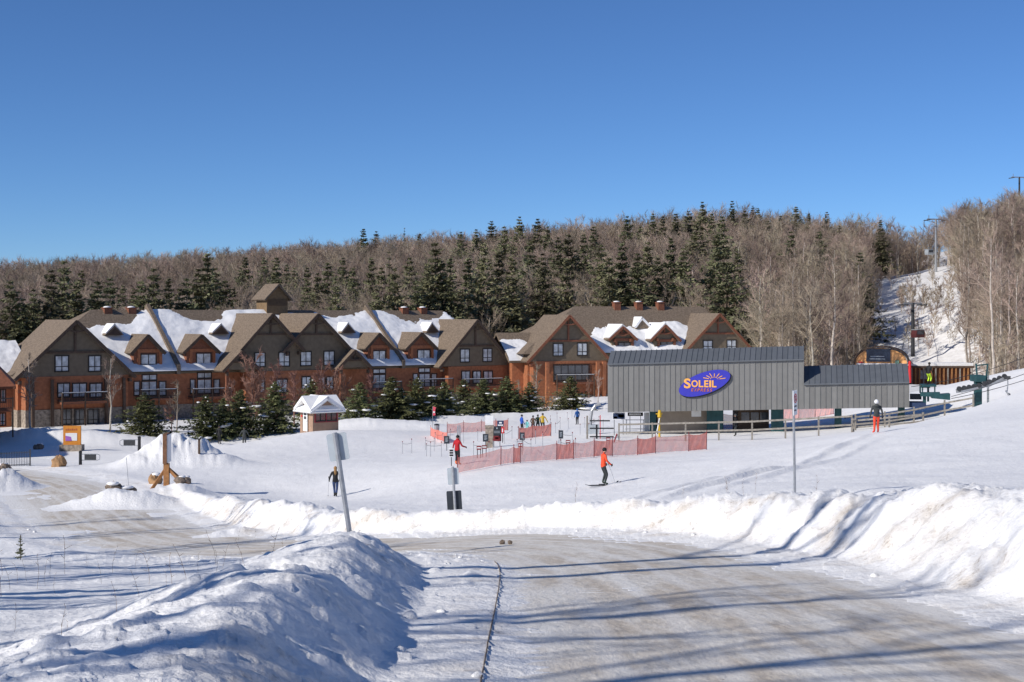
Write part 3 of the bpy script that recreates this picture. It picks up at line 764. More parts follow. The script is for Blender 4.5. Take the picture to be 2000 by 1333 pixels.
def balcony(root, u0, u1, v0, v1, z0, h=1.05, snow=True):
    b = MB(); b.box(u0, u1, v1, v0, z0-.22, z0)
    o = b.build('balcony', M['redtrim'], root)
    r = MB(); r.box(u0, u1, v1, v1+.07, z0+h-.09, z0+h); r.box(u0, u1, v1+.01, v1+.06, z0+.10, z0+.16)
    for x in (u0, u1): r.box(x-.04, x+.04, v1, v0, z0+h-.08, z0+h-.005); r.box(x-.04, x+.04, v1, v0, z0+.1, z0+.16)
    r.build('handrail', M['rail'], o)
    k = MB(); n = int((u1-u0)/.17)
    for i in range(n+1):
        x = u0+(u1-u0)*i/n; k.box(x-.02, x+.02, v1+.02, v1+.05, z0+.16, z0+h-.09)
    bo = k.build('baluster', M['rail'], o); bo['kind'] = 'stuff'
    for x in (u0, (u0+u1)/2, u1):
        p = MB(); p.box(x-.07, x+.07, v1-.03, v1+.11, z0-2.6, z0+h+.02); p.build('post', M['trim'], o)
    if snow:
        s = MB(); s.box(u0, u1, v1-.03, v1+.10, z0+h, z0+h+.05); s.build('rail_snow', M['roofsnow'], o)

def roof_snow_sheet(root, parent, corner, eu, es, mask, nu=150, ns=60, thick=.32, seed=0):
    """snow lying on a sloping plane: corner + eu*a + es*b (a,b in 0..1); where mask < 0 there is none"""
    corner = Vector(corner); eu = Vector(eu); es = Vector(es); n = eu.cross(es).normalized()
    if n.z < 0: n = -n
    a = np.linspace(0, 1, nu); b = np.linspace(0, 1, ns); A, B = np.meshgrid(a, b, indexing='ij')
    U = A*eu.length; S = B*es.length
    k = mask(A, B, U, S) + .55*fbm(U*.45, S*.45, 5, seed, .6)
    h = np.clip(k*1.1, -.12, 1)*thick + np.where(k > 0, .05*fbm(U*1.2, S*1.2, 3, seed+3), 0)
    h = np.minimum(h, np.minimum(S*.5+.12, thick*1.2))
    cn = np.array(corner); V = cn+A[..., None]*np.array(eu)+B[..., None]*np.array(es)+h[..., None]*np.array(n)
    i, j = np.meshgrid(np.arange(nu-1), np.arange(ns-1), indexing='ij')
    keep = np.maximum(np.maximum(h[:-1, :-1], h[1:, :-1]), np.maximum(h[:-1, 1:], h[1:, 1:])) > 0
    Q = np.stack([i*ns+j, (i+1)*ns+j, (i+1)*ns+j+1, i*ns+j+1], -1)[keep]
    me = mesh_np('roof_snow', V.reshape(-1, 3), Q, M['roofsnow'], True)
    return link('roof_snow', me, parent)

def chimney(root, u, v, z0, z1, w=.95, snow=True):
    c = MB(); c.box(u-w/2, u+w/2, v-w/2, v+w/2, z0, z1); c.box(u-w/2-.07, u+w/2+.07, v-w/2-.07, v+w/2+.07, z1, z1+.12)
    o = c.build('chimney', M['redtrim'], root)
    if snow: s = MB(); s.blob((u, v, z1+.14), (w*.5, w*.5, .16), 10, 5); s.build('chimney_snow', M['roofsnow'], o, True)

def main_roof(root, L, ve, ze, vr, zr, u1, u2, vb):
    """hipped main roof: eaves at v=ve and vb, ridge at v=vr from u1 to u2"""
    m = MB(); ue0, ue1 = -.6, L+.6
    a, b, c, d_ = (ue0, ve, ze), (ue1, ve, ze), (u2, vr, zr), (u1, vr, zr)
    e, f = (ue0, vb, ze), (ue1, vb, ze)
    m.add([a, b, c, d_, e, f], [(0, 1, 2, 3), (5, 4, 3, 2), (4, 0, 3), (1, 5, 2), (0, 4, 5, 1)])
    return m.build('roof', M['shingle'], root)

# ---------------- the long lodge on the left
LA = Facade(38, 154.0, radians(36.0)); VM = 1.6      # main wall sits 1.6 m behind the gable fronts
la = LA.root('condo_lodge', 'long brown lodge with four big gables, cupola and snow patched roof', 'lodge')
LL = LA.u(1000)
zf = LA.uz(300, 733)[1]; zg = CZ-13.2
vr = 10.5; zr = LA.uz(500, 606, vr)[1]; ze = LA.uz(350, 726, VM-.5)[1]
ru1 = LA.u(178, vr); ru2 = LA.u(864, vr)
m = MB(); m.box(0.4, LL-.4, VM, 2*vr-VM, zf+.02, ze+.3); m.build('upper_wall', M['siding'], la)
m = MB(); m.box(0.3, LL-.3, VM-.03, 2*vr-VM-.2, zg+2.9, zf+.02)
lwl = m.build('cedar_wall', M['cedar'], la)
m = MB(); m.box(0.2, LL-.2, VM-.15, 2*vr-VM-.1, zg-1.0, zg+2.9); m.build('stone_base', M['stone'], la)
ro = main_roof(la, LL, VM-.6, ze, vr, zr, ru1, ru2, 2*vr-VM+.6)
sl_v = vr-(VM-.6); sl_z = zr-ze
def LAslope(u, v): return ze+(v-(VM-.6))/sl_v*sl_z
def bare_zone(px0, px1, b0):   # strip of bare shingle near the ridge
    ua, ub = LA.u(px0, 6), LA.u(px1, 6)
    return lambda U: sst(ua-2, ua+2, U)*(1-sst(ub-2, ub+2, U)), b0
zones = [bare_zone(130, 296, .72), bare_zone(385, 470, .80), bare_zone(560, 745, .92), bare_zone(800, 905, .84)]
def la_mask(A, B, U, S):
    lim = np.full_like(U, 1.02)
    for w, b0 in zones:
        k = w(U); lim = lim*(1-k)+b0*k
    hip = np.minimum(U-.5-ru1*B, LL+.5-U-(LL-ru2)*B)
    return np.minimum(np.clip((lim-B)*4.5, -1.2, .9), np.clip(hip*1.5, -1.2, .9))
roof_snow_sheet(la, ro, (-.5, VM-.6, ze), (LL+1, 0, 0), (0, sl_v, sl_z), la_mask, 260, 70, .34, 5)
# big gables: apex px, apex py, left eave px, right eave px, eave py, windows
def lodge_gable(fc, root, apx, apy, lpx, rpx, epy, wins, vb, v0=0.0, over=.6, **kw):
    uc, za = fc.uz(apx, apy, v0-over); ul, _ = fc.uz(lpx, epy, v0-over); ur, zr_ = fc.uz(rpx, epy, v0-over)
    hw = (uc-ul+ur-uc)/2; W = []
    for (a, b, c, d_) in wins:
        x0, z1 = fc.uz(a, c, v0); x1, z0 = fc.uz(b, d_, v0); W.append((x0, x1, z0, z1))
    return gable(root, (ul+ur)/2 if kw.pop('mid', False) else uc, hw, zr_, za, v0, vb, kw.pop('zfloor'), W, over=over, **kw)
lodge_gable(LA, la, 150, 625, 32, 268, 735, [(108,133,696,725),(173.5,196,696,725)], 10.0, zfloor=zf+.05)
lodge_gable(LA, la, 533, 612, 470, 596, 684, [(498,517,690,716),(545,564.5,689,715)], 10.0, zfloor=zf+.05)
lodge_gable(LA, la, 622, 612, 556, 690, 684, [(587.5,607,688,714),(633,652,687,713)], 10.0, zfloor=zf+.05, v0=.06)
lodge_gable(LA, la, 933, 624, 863, 1009, 714, [(899.5,916,683,707),(943.6,960,682,706)], 10.0, zfloor=zf+.15)
for (apx, apy, l, r, e) in ((472.7,685,437,511,723), (694,683,662,731,719)):      # porch gables
    lodge_gable(LA, la, apx, apy, l, r, e, [], 2.5, v0=-1.4, zfloor=LA.uz(apx, e-4, -1.4)[1]-.2, over=.4, sid='siding', brace=True)
    uc = LA.u(apx, -1.4); hw = (LA.u(r, -1.4)-LA.u(l, -1.4))/2-.5
    for sg in (-1, 1):
        p = MB(); p.box(uc+sg*hw-.16, uc+sg*hw+.16, -1.6, -1.28, zg-1, LA.uz(apx, e-4, -1.4)[1]); p.build('porch_post', M['redtrim'], la)
# cedar fronts below the big gables
for (l, r) in ((50, 250), (480, 676), (876, 996)):
    m = MB(); m.box(LA.u(l), LA.u(r), .02, VM+.3, zg+2.95, zf+.05); m.box(LA.u(l)-.04, LA.u(r)+.04, -.05, .3, zf-.12, zf+.12)
    m.build('cedar_front', M['cedar'], la)
    m = MB(); m.box(LA.u(l)-.05, LA.u(r)+.05, -.1, VM+.2, zg-1, zg+2.95); m.build('stone_front', M['stone'], la)
# dormers
for (apx, apy, l, r, e, wl_, wr, w) in ((288,653,256,323,689,267,317,(275.5,304,693,720)), (397,653,358,430,688,369,421,(384,411,691,718)),
                                       (740.5,650,714,769,681,722.7,761,(729,752,686,710.5)), (829.6,649,793,855,681,801,847,(816,839,684.5,708))):
    v0 = 1.75; ul = LA.u(wl_, v0); ur = LA.u(wr, v0)
    lodge_gable(LA, la, apx, apy, l, r, e, [w], 8.0, v0=v0, zfloor=LA.uz(apx, w[3]+9, v0)[1], over=.55, sid='redtrim', wallw=(ur-ul)/2, brace=False, mid=True)
    uc = (ul+ur)/2; zt = LA.uz(apx, e-2, v0)[1]; zb = LA.uz(apx, w[3]+8, v0)[1]
    f_ = MB(); f_.box(ul+.05, ur-.05, v0-.09, v0-.022, zt-.1, zt+.28); f_.box(ul+.05, ul+.4, v0-.09, v0-.022, zb, zt-.1); f_.box(ur-.4, ur-.05, v0-.09, v0-.022, zb, zt-.1); f_.box(ul+.05, ur-.05, v0-.09, v0-.022, zb-.1, zb+.32)
    f_.build('dormer_surround', M['cedar'], la)
# roof vents: small triangular hoods
for (px, py, l, r, b) in ((222,640,207,236,655),(430,639,414.5,442.6,653),(678,637,667,690,651),(841.6,636,832.6,853,650)):
    v = 5.6; u0, zb = LA.uz(l, b, v); u1, _ = LA.uz(r, b, v); uc, zt = LA.uz(px, py, v)
    h = MB(); h.prism([(u0-.25, zb), (u1+.25, zb), (uc, zt+.25)], lambda a, c: (a, v-.35, c), lambda a, c: (a, v+2.2, c+.0)); o = h.build('roof_vent', M['shingle'], la)
    t = MB(); t.prism([(u0, zb+.02), (u1, zb+.02), (uc, zt)], lambda a, c: (a, v-.40, c), lambda a, c: (a, v-.36, c)); t.build('louvre', M['trim'], o)
    sn = MB(); slab(sn, (uc, v-.3, zt+.48), (u0-.15, v-.3, zb+.26), (u0-.15, v+2.2, zb+.26), (uc, v+2.2, zt+.48), .2); slab(sn, (uc, v-.3, zt+.48), (u1+.15, v-.3, zb+.26), (u1+.15, v+2.2, zb+.26), (uc, v+2.2, zt+.48), .2)
    sn.build('hood_snow', M['roofsnow'], o)
# fire walls that cross the roof
for (px, pb) in ((311, 349), (741, 788)):
    u0 = LA.u(pb, VM-.6); f_ = MB()
    f_.prism([(VM-.7, ze-.3), (VM-.7, ze+.75), (vr, zr+.75), (vr+.5, zr+.2), (vr+.5, zr-1), (VM+.5, ze-.3)], lambda a, c: (u0-.22, a, c), lambda a, c: (u0+.22, a, c))
    o = f_.build('fire_wall', M['shingle'], la)
for px in (209, 256, 789, 825): chimney(la, LA.u(px, vr-.2), vr-.2, zr-.6, LA.uz(px, 603, vr-.2)[1])
# cupola
v = vr-.9; u0, zb = LA.uz(521, 625, v); u1, zt = LA.uz(562, 582, v); za = LA.uz(541, 555, v)[1]; cu = (u0+u1)/2
m = MB(); m.box(u0, u1, v, v+(u1-u0), zb-1, zt); m.prism([(u0, zt), (u1, zt), (cu, za-.15)], lambda a, c: (a, v, c), lambda a, c: (a, v+(u1-u0), c)); cp = m.build('cupola', mat('cupola_siding', (.21, .14, .075), .8, .15, 3), la)
m = MB(); hw = (u1-u0)/2+.55
for sg in (-1, 1): slab(m, (cu, v-.5, za+.05), (cu+sg*hw, v-.5, zt-.25), (cu+sg*hw, v+(u1-u0)+.5, zt-.25), (cu, v+(u1-u0)+.5, za+.05), .2)
m.build('cupola_roof', M['shingle'], cp)
for k in range(6):
    m = MB(); z_ = LA.uz(541, 597-2.3*k, v)[1]; m.box(u0+.15, u1-.15, v-.06, v-.004, z_, z_+.07); m.build('slat', M['trim'], cp)
# lower windows, doors, balconies
def lw(pxs, y0, y1, v=0.0, cols=2, rows=(.3,), dark=False):
    for a, b in pxs:
        x0, z1 = LA.uz(a, y0, v); x1, z0 = LA.uz(b, y1, v); window(la, x0, x1, z0, z1, v-.03, rows, cols, dark)
lw(((113,135),(142,168),(176,198)), 750, 775); lw(((120,138),(146,164),(172,192)), 801, 828, -.08, dark=True)
v = VM; lw(((277,305),), 746, 772, v); lw(((262,272),(311,323)), 746, 772, v, 1); lw(((278,305),), 733, 742, v, 2, ())
lw(((386,412),), 742, 768, v); lw(((372,380),(418,428)), 742, 768, v, 1); lw(((386,412),), 729, 738, v, 2, ())
lw(((729,752),), 733, 758, v); lw(((729,752),), 722, 729, v, 2, ())
lw(((819,839),), 731, 755, v); lw(((807,815),(843,852)), 731, 755, v, 1); lw(((818,839),), 720, 727, v, 2, ())
lw(((225,236),), 748, 782, v, 1); lw(((590,606),(622,634),(638,650)), 737, 760); lw(((902,917),(924,938),(945,961)), 726, 748)
lw(((868,878),), 729, 752, v, 1); lw(((500,516),(540,560)), 742, 766)
balcony(la, LA.u(112), LA.u(200), 0, -1.7, LA.uz(150, 786, -1.7)[1]); balcony(la, LA.u(265, VM), LA.u(335, VM), VM, 0, LA.uz(300, 779, 0)[1]); balcony(la, LA.u(367, VM), LA.u(440, VM), VM, 0, LA.uz(400, 777, 0)[1])
balcony(la, LA.u(800, VM), LA.u(872, VM), VM, 0, LA.uz(830, 757, 0)[1]); balcony(la, LA.u(715, VM), LA.u(772, VM), VM, 0, LA.uz(740, 763, 0)[1]); balcony(la, LA.u(895), LA.u(968), 0, -1.6, LA.uz(930, 756, -1.6)[1])
for px in (62, 100, 205, 240):
    p = MB(); p.beam((LA.u(px), -.55, zg-1), (LA.u(px), -.3, zf-.2), .3, .3); p.build('column', M['trim'], la)
# left wing behind the first gable: low roof with snow
w0 = LA.u(22, 5); m = MB(); m.box(-3.6, .4, 3.5, 15, zg-1, ze-.4); m.build('side_wall', M['cedar'], la)
m = MB(); z1 = LA.uz(60, 668, 9)[1]
slab(m, (-4.6, 2.6, ze-.6), (2.5, 2.6, ze-.6), (2.5, 9.5, z1), (-4.6, 9.5, z1), .25); slab(m, (-4.6, 16.4, ze-.6), (2.5, 16.4, ze-.6), (2.5, 9.5, z1), (-4.6, 9.5, z1), .25); o = m.build('side_roof', M['shingle'], la)
roof_snow_sheet(la, o, (-4.6, 2.7, ze-.58), (7, 0, 0), (0, 6.8, z1-ze+.6), lambda A, B, U, S: np.full_like(U, .75), 40, 40, .3, 8)

# ---------------- the smaller lodge in the middle
LB = Facade(1032, 188.0, radians(20.0)); lb = LB.root('gabled_lodge', 'smaller brown lodge with red trim standing behind the grey lift station', 'lodge')
BL = LB.u(1462); zfb = LB.uz(1100, 707)[1]; zgb = CZ-13.0; vrb = 9.5; zrb = LB.uz(1240, 599, vrb)[1]; zeb = LB.uz(1250, 690, VM-.5)[1]; VB = 1.4
m = MB(); m.box(.5, BL-.4, VB, 2*vrb-VB, zfb+.02, zeb+.3); m.build('upper_wall', M['siding'], lb)
m = MB(); m.box(.4, BL-.3, VB-.03, 2*vrb-VB, zgb+2.4, zfb+.02); m.build('cedar_wall', M['cedar'], lb)
m = MB(); m.box(.3, BL-.2, VB-.12, 2*vrb-VB, zgb-1, zgb+2.4); m.build('stone_base', M['stone'], lb)
rb = main_roof(lb, BL, VB-.6, zeb, vrb, zrb, LB.u(1122, vrb), LB.u(1372, vrb), 2*vrb-VB+.6)
svb = vrb-VB+.6; szb = zrb-zeb
blobs = [(1215, .30, 5.5, .62), (1180, .2, 4, .45), (1320, .30, 5.5, .72), (1290, .25, 3, .5), (1365, .2, 3.5, .42), (1140, .2, 4, .5)]
def lb_mask(A, B, U, S):
    k = np.full_like(U, -.7)
    for px, b, w, top in blobs:
        uu = LB.u(px, 4); k = np.maximum(k, 1.2*np.exp(-((U-uu)/w)**2)*np.clip((top-B)*4, -1, 1)-.35)
    hip = np.minimum(U-.5-LB.u(1122, vrb)*B, BL+.3-U-(BL-LB.u(1372, vrb))*B)
    return np.minimum(k, np.clip(hip*1.5, -1.2, .9))
roof_snow_sheet(lb, rb, (-.3, VB-.6, zeb), (BL+.6, 0, 0), (0, svb, szb), lb_mask, 170, 60, .42, 25)
lodge_gable(LB, lb, 1113, 615, 1028, 1192, 705, [(1081,1099,672,695),(1128,1146,671,694)], 9.0, zfloor=zfb+.05, trim='redtrim')
lodge_gable(LB, lb, 1406, 612, 1342, 1470, 682, [(1374,1391,666,682),(1420,1437,665,682)], 9.0, zfloor=LB.uz(1400, 700)[1], trim='redtrim')
for (apx, apy, l, r, e, wl_, wr, w) in ((1215,637,1189,1245,663,1200,1238,(1208,1230,670,686)), (1302,634,1270,1330,665,1283,1320,(1291,1314,668,684))):
    v0 = VB+.2; ul = LB.u(wl_, v0); ur = LB.u(wr, v0)
    lodge_gable(LB, lb, apx, apy, l, r, e, [w], 7.5, v0=v0, zfloor=LB.uz(apx, 690, v0)[1], over=.5, sid='siding', wallw=(ur-ul)/2, brace=True, mid=True, trim='redtrim', dark=True, roofsnow=(-1, 1))
    zt = LB.uz(apx, e+1, v0)[1]; zb = LB.uz(apx, 690, v0)[1]; f_ = MB(); f_.box(ul+.05, ur-.05, v0-.16, v0-.022, zt-.15, zt+.2); f_.box(ul+.05, ul+.4, v0-.12, v0-.022, zb, zt-.15); f_.box(ur-.4, ur-.05, v0-.12, v0-.022, zb, zt-.15); f_.build('dormer_surround', M['redtrim'], lb)
for px in (1204, 1247, 1289): chimney(lb, LB.u(px, vrb-.3), vrb-.3, zrb-.6, LB.uz(px, 592, vrb-.3)[1])
v = 5.2; u0, zb = LB.uz(1240, 634, v); u1, _ = LB.uz(1268, 634, v); uc, zt = LB.uz(1252, 623, v)
h = MB(); h.prism([(u0, zb-.6), (u1, zb-.6), (uc, zt)], lambda a, c: (a, v-.3, c), lambda a, c: (a, v+2.4, c)); o = h.build('roof_vent', M['shingle'], lb)
sn = MB(); slab(sn, (uc, v-.4, zt+.3), (u0-.2, v-.4, zb-.3), (u0-.2, v+2.2, zb-.3), (uc, v+2.2, zt+.3), .3); slab(sn, (uc, v-.4, zt+.3), (u1+.2, v-.4, zb-.3), (u1+.2, v+2.2, zb-.3), (uc, v+2.2, zt+.3), .3); sn.build('hood_snow', M['roofsnow'], o)
m = MB(); m.box(LB.u(1042), LB.u(1182), .03, VB+.3, zgb+2.4, zfb+.05); m.box(LB.u(1040), LB.u(1184), -.08, .3, zfb-.25, zfb+.1); m.build('cedar_front', M['cedar'], lb)
m = MB(); m.box(LB.u(1041), LB.u(1183), -.1, VB+.2, zgb-1, zgb+2.4); m.build('stone_front', M['stone'], lb)
x0, z1 = LB.uz(1082, 714); x1, z0 = LB.uz(1150, 742); window(lb, x0, x1, z0, z1, 0, (), 5, True)
for px in (1062, 1160, 1172): p = MB(); p.box(LB.u(px)-.22, LB.u(px)+.22, -1.5, -1.1, zgb-1, zfb); p.build('column', M['cedar'], lb)
balcony(lb, LB.u(1080), LB.u(1152), 0, -1.5, LB.uz(1110, 748, -1.5)[1])
st = MB()   # stair against the right of the front
for k in range(12): st.box(LB.u(1172)+.2, LB.u(1172)+1.5, -1.6-.28*k, -1.3-.28*k, zgb+2.3-.2*k-.12, zgb+2.3-.2*k)
st.build('stair', M['greywood'], lb)
# left wing of the middle lodge
m = MB(); m.box(-1.2, .6, 3, 12, zgb-1, zeb-.8); m.build('side_wall', M['cedar'], lb)
m = MB(); z1 = LB.uz(1050, 650, 7)[1]; slab(m, (-1.9, 2.2, zeb-1.0), (4, 2.2, zeb-1.0), (4, 7.5, z1), (-1.9, 7.5, z1), .25); slab(m, (-1.9, 12.8, zeb-1.0), (4, 12.8, zeb-1.0), (4, 7.5, z1), (-1.9, 7.5, z1), .25); o = m.build('side_roof', M['shingle'], lb)
roof_snow_sheet(lb, o, (-1.9, 2.3, zeb-.98), (5.9, 0, 0), (0, 5.2, z1-zeb+1), lambda A, B, U, S: (.75-B)*2, 40, 30, .35, 9)

# ---------------- corner of the lodge cut by the left edge of the picture
LC = Facade(-330, 128.0, radians(20.0)); lc = LC.root('corner_lodge', 'dark brown lodge corner with balcony cut off by the left picture edge', 'lodge')
CL = LC.u(22); zgc = CZ-12.6; z2 = LC.uz(20, 752)[1]
m = MB(); m.box(0, CL-1.0, 0, 11, zgc-1, z2+.2); m.build('wall', M['siding'], lc)
m = MB(); zt = z2+4.6
slab(m, (-1, -1.3, z2-.1), (CL+.4, -1.3, z2-.1), (CL-3.8, 5.5, zt), (3, 5.5, zt), .3); slab(m, (CL+.4, -1.3, z2-.1), (CL+.4, 12.3, z2-.1), (CL-3.8, 5.6, zt), (CL-3.8, 5.5, zt), .3); slab(m, (-1, 12.3, z2-.1), (CL+.4, 12.3, z2-.1), (CL-3.8, 5.5, zt), (3, 5.5, zt), .3)
m.build('roof', M['redtrim'], lc)
m = MB(); m.box(-4, 8.5, -19, -.02, zgc-3, z2+1.5); m.build('unseen_wing_wall', M['siding'], lc)  # wing outside the view, added so its shadow falls on the left snow
m = MB(); slab(m, (2.2, -20, z2+6), (9.6, -20, z2+.9), (9.6, 2, z2+.9), (2.2, 2, z2+6), .3); slab(m, (2.2, -20, z2+6), (-5.2, -20, z2+.9), (-5.2, 2, z2+.9), (2.2, 2, z2+6), .3); m.build('unseen_wing_roof', M['shingle'], lc)
for (a, b, y0, y1) in ((2, 10, 762, 785), (-20, -6, 762, 785), (0, 10, 808, 830)):
    x0, z1 = LC.uz(a, y0); x1, z0 = LC.uz(b, y1); window(lc, x0, x1, z0, z1, -.03, (.3,), 2)
balcony(lc, LC.u(-90, -1.5), LC.u(25, -1.5), 0, -1.5, LC.uz(10, 800, -1.5)[1], snow=False)
# ------------------------------------------------------------------ chairlift station
M['wallpanel'] = mat('grey_metal_panel', (0.185, 0.182, 0.172), .45, .05, 2, rand=.10, spec=.4)
M['roofpanel'] = mat('slate_metal_panel', (0.115, 0.125, 0.138), .45, .06, 2, rand=.08, spec=.4)
M['signblue'] = mat('sign_blue', (0.045, 0.045, 0.42), .5, .05, 2)
M['signorange'] = mat('sign_orange', (0.86, 0.42, 0.10), .5, .05, 2)
M['signred'] = mat('sign_red_letter', (0.55, 0.16, 0.06), .5, .05, 2)
M['beige'] = mat('beige_wall', (0.30, 0.25, 0.20), .8, .08, 2)
SA = Facade(1187, 116.0, radians(-12.0)); sa = SA.root('lift_station', 'long grey ribbed metal lift station on teal pillars with stepped lower roof', 'lift station')
Ls = SA.u(1776); um = SA.u(1570); zb0 = SA.uz(1187, 806)[1]; zb1 = SA.uz(1776, 796)[1]
def zbot(u): return zb0+(zb1-zb0)*u/Ls
DEP = 6.5
def section(u0, u1, hb, hr, vroof, pw=.42):
    """ribbed front wall of height hb, sloping roof rising hr over vroof"""
    n = int(round((u1-u0)/pw)); w = (u1-u0)/n
    for k in range(n):
        a = u0+k*w; b = a+w; m = MB()
        for (x0, x1, y) in ((a, b-.05, 0.0), (b-.05, b, -.045)):
            m.add([(x0, y, zbot(x0)), (x1, y, zbot(x1)), (x1, y, zbot(x1)+hb), (x0, y, zbot(x0)+hb), (x0, .06, zbot(x0)), (x1, .06, zbot(x1)), (x1, .06, zbot(x1)+hb), (x0, .06, zbot(x0)+hb)],
                  [(0,1,2,3),(1,5,6,2),(5,4,7,6),(4,0,3,7),(3,2,6,7),(4,5,1,0)])
        m.build('wall_panel', M['wallpanel'], sa)
        m = MB()
        for (x0, x1, y) in ((a, b-.05, 0.0), (b-.05, b, .05)):
            o_ = .16
            slab(m, (x0, -o_, zbot(x0)+hb-.02+y), (x1, -o_, zbot(x1)+hb-.02+y), (x1, vroof, zbot(x1)+hb+hr+y), (x0, vroof, zbot(x0)+hb+hr+y), .06+y)
        m.build('roof_panel', M['roofpanel'], sa)
    # core behind the panels
    m = MB(); c = [(u0+.02, .07), (u1-.02, .07)]
    P = lambda u, v, z: (u, v, zbot(u)+z)
    vs = [P(u0+.02,.07,.02),P(u1-.02,.07,.02),P(u1-.02,.07,hb-.12),P(u0+.02,.07,hb-.12),P(u0+.02,vroof,hb+hr-.12),P(u1-.02,vroof,hb+hr-.12),
          P(u0+.02,DEP-vroof,hb+hr-.12),P(u1-.02,DEP-vroof,hb+hr-.12),P(u0+.02,DEP,hb-.1),P(u1-.02,DEP,hb-.1),P(u0+.02,DEP,.02),P(u1-.02,DEP,.02)]
    m.add(vs, [(0,1,2,3),(3,2,5,4),(4,5,7,6),(6,7,9,8),(8,9,11,10),(10,11,1,0),(0,3,4,6,8,10),(1,11,9,7,5,2)])
    m.build('hood_shell', M['wallpanel'], sa)
    m = MB(); m.add([P(u0,-.19,hb-.10),P(u1,-.19,hb-.10),P(u1,-.19,hb+.0),P(u0,-.19,hb+.0),P(u0,-.05,hb-.10),P(u1,-.05,hb-.10),P(u1,-.05,hb+.0),P(u0,-.05,hb+.0)], [(0,1,2,3),(5,4,7,6),(4,5,1,0),(3,2,6,7),(0,3,7,4),(1,5,6,2)])
    m.build('eave_trim', M['roofpanel'], sa)
h1 = SA.uz(1380, 706)[1]-zbot(SA.u(1380)); r1 = SA.uz(1380, 681, 1.9)[1]-SA.uz(1380, 706)[1]
h2 = SA.uz(1670, 748)[1]-zbot(SA.u(1670)); r2 = SA.uz(1670, 713, 2.2)[1]-SA.uz(1670, 748)[1]
section(0, um, h1, r1, 1.9); section(um+.005, Ls, h2, r2, 2.2)
# pillars
for (px, w, v) in ((1275, .55, 2.5), (1518, 1.0, 2.0), (1637, .55, 2.2), (1761, .5, 2.0), (1396, 1.3, 2.6)):
    u = SA.u(px, v); p = MB(); p.box(u-w/2, u+w/2, v, v+.9, zbot(u)-4, zbot(u)+.3); p.box(u-w/2-.15, u+w/2+.15, v-.12, v+1.02, zbot(u)-4, zbot(u)-2.0); p.build('pillar', M['teal'], sa)
# machine arms on the right end
def sbox(name, m_, px0, px1, py0, py1, v0, v1, taper=0):
    x0, zt = SA.uz(px0, py0, v0); x1, zb = SA.uz(px1, py1, v0); b = MB(); t = (zt-zb)*taper
    b.prism([(x0, zb+t), (x1, zb), (x1, zt), (x0, zt-t)], lambda a, c: (a, v0, c), lambda a, c: (a, v1, c)); return b.build(name, M[m_], sa)
sbox('guide_rail', 'darkmetal', 1778, 1800, 770, 781, 1.0, 1.6); sbox('guide_rail', 'teal', 1798, 1836, 766, 776, .4, .9, .1); sbox('funnel', 'teal', 1820, 1856, 769, 782, .3, 1.6, .25); sbox('loading_deck', 'navy', 1768, 1809, 787, 797, .2, 2.6)
sbox('bracket', 'teal', 1796, 1799, 756, 768, .8, 1.0); sbox('bracket', 'teal', 1811, 1815, 758, 785, .8, 1.0); sbox('top_bar', 'teal', 1796, 1817, 755, 758, .78, 1.02); sbox('hanger', 'teal', 1803, 1809, 775, 797, .8, 1.2)
sbox('work_platform', 'teal', 1799, 1829, 752, 756, .2, 2.0)
for px in (1802, 1826): sbox('platform_leg', 'teal', px-1.2, px+1.2, 756, 768, .5, .65)
# oval sign
uS, zS = SA.uz(1376, 749, -.2); sg = tag(empty('oval_sign', (0, 0, 0)), 'tilted blue oval sign reading SOLEIL EXPRESS fixed on the grey lift station', 'sign')
sg.matrix_world = sa.matrix_basis.copy() if False else Matrix.Translation((SA.X, SA.Y, 0)) @ Matrix.Rotation(SA.th, 4, 'Z') @ Matrix.Translation((uS, -.22, zS)) @ Matrix.Rotation(radians(90), 4, 'X')
A_, B_ = 2.16, .86; tilt = radians(20)
def oval(a, b, z0, z1, dx=0, dy=0):
    m = MB(); n = 56; P = [(a*cos(2*pi*k/n), b*sin(2*pi*k/n)) for k in range(n)]
    P = [(x*cos(tilt)-y*sin(tilt)+dx, x*sin(tilt)+y*cos(tilt)+dy) for x, y in P]
    return m.prism(P, lambda x, y: (x, y, z1), lambda x, y: (x, y, z0))
oval(A_, B_, -.12, .02).build('board', M['signblue'], sg)
oval(A_+.02, B_+.02, -.16, -.121, .05, -.07).build('backing', M['darkmetal'], sg)
def text(s, size, x, y, m_, parent, name, z=.03, ext=.02, sx=1.0, shear=0.0, rot=0.0, bold=0.0):
    c = bpy.data.curves.new(name, 'FONT'); c.body = s; c.size = size; c.extrude = ext; c.shear = shear; c.offset = bold
    to = bpy.data.objects.new(name, c); COL.objects.link(to); bpy.context.view_layer.update()
    me = bpy.data.meshes.new_from_object(to.evaluated_get(bpy.context.evaluated_depsgraph_get())); bpy.data.objects.remove(to)
    me.materials.clear(); me.materials.append(M[m_]); o = link(name, me, parent, (x, y, z)); o.scale = (sx, 1, 1); o.rotation_euler = (0, 0, rot); return o
def fit_text(s, x0, x1, y0, y1, m_, **kw):
    o = text(s, 1.0, 0, 0, m_, sg, 'letter', **kw); c = np.empty(len(o.data.vertices)*3, np.float32); o.data.vertices.foreach_get('co', c); c = c.reshape(-1, 3); lo = c.min(0); hi = c.max(0)
    sx = (x1-x0)/(hi[0]-lo[0]); sy = (y1-y0)/(hi[1]-lo[1]); o.scale = (sx, sy, 1); o.location = (x0-lo[0]*sx, y0-lo[1]*sy, .03)
for k, ch in enumerate('S'): fit_text(ch, -1.64, -1.10, -.42, .38, 'signorange', bold=.03)
xs = [-1.04, -.46, -.02, .38, .60, 1.02]
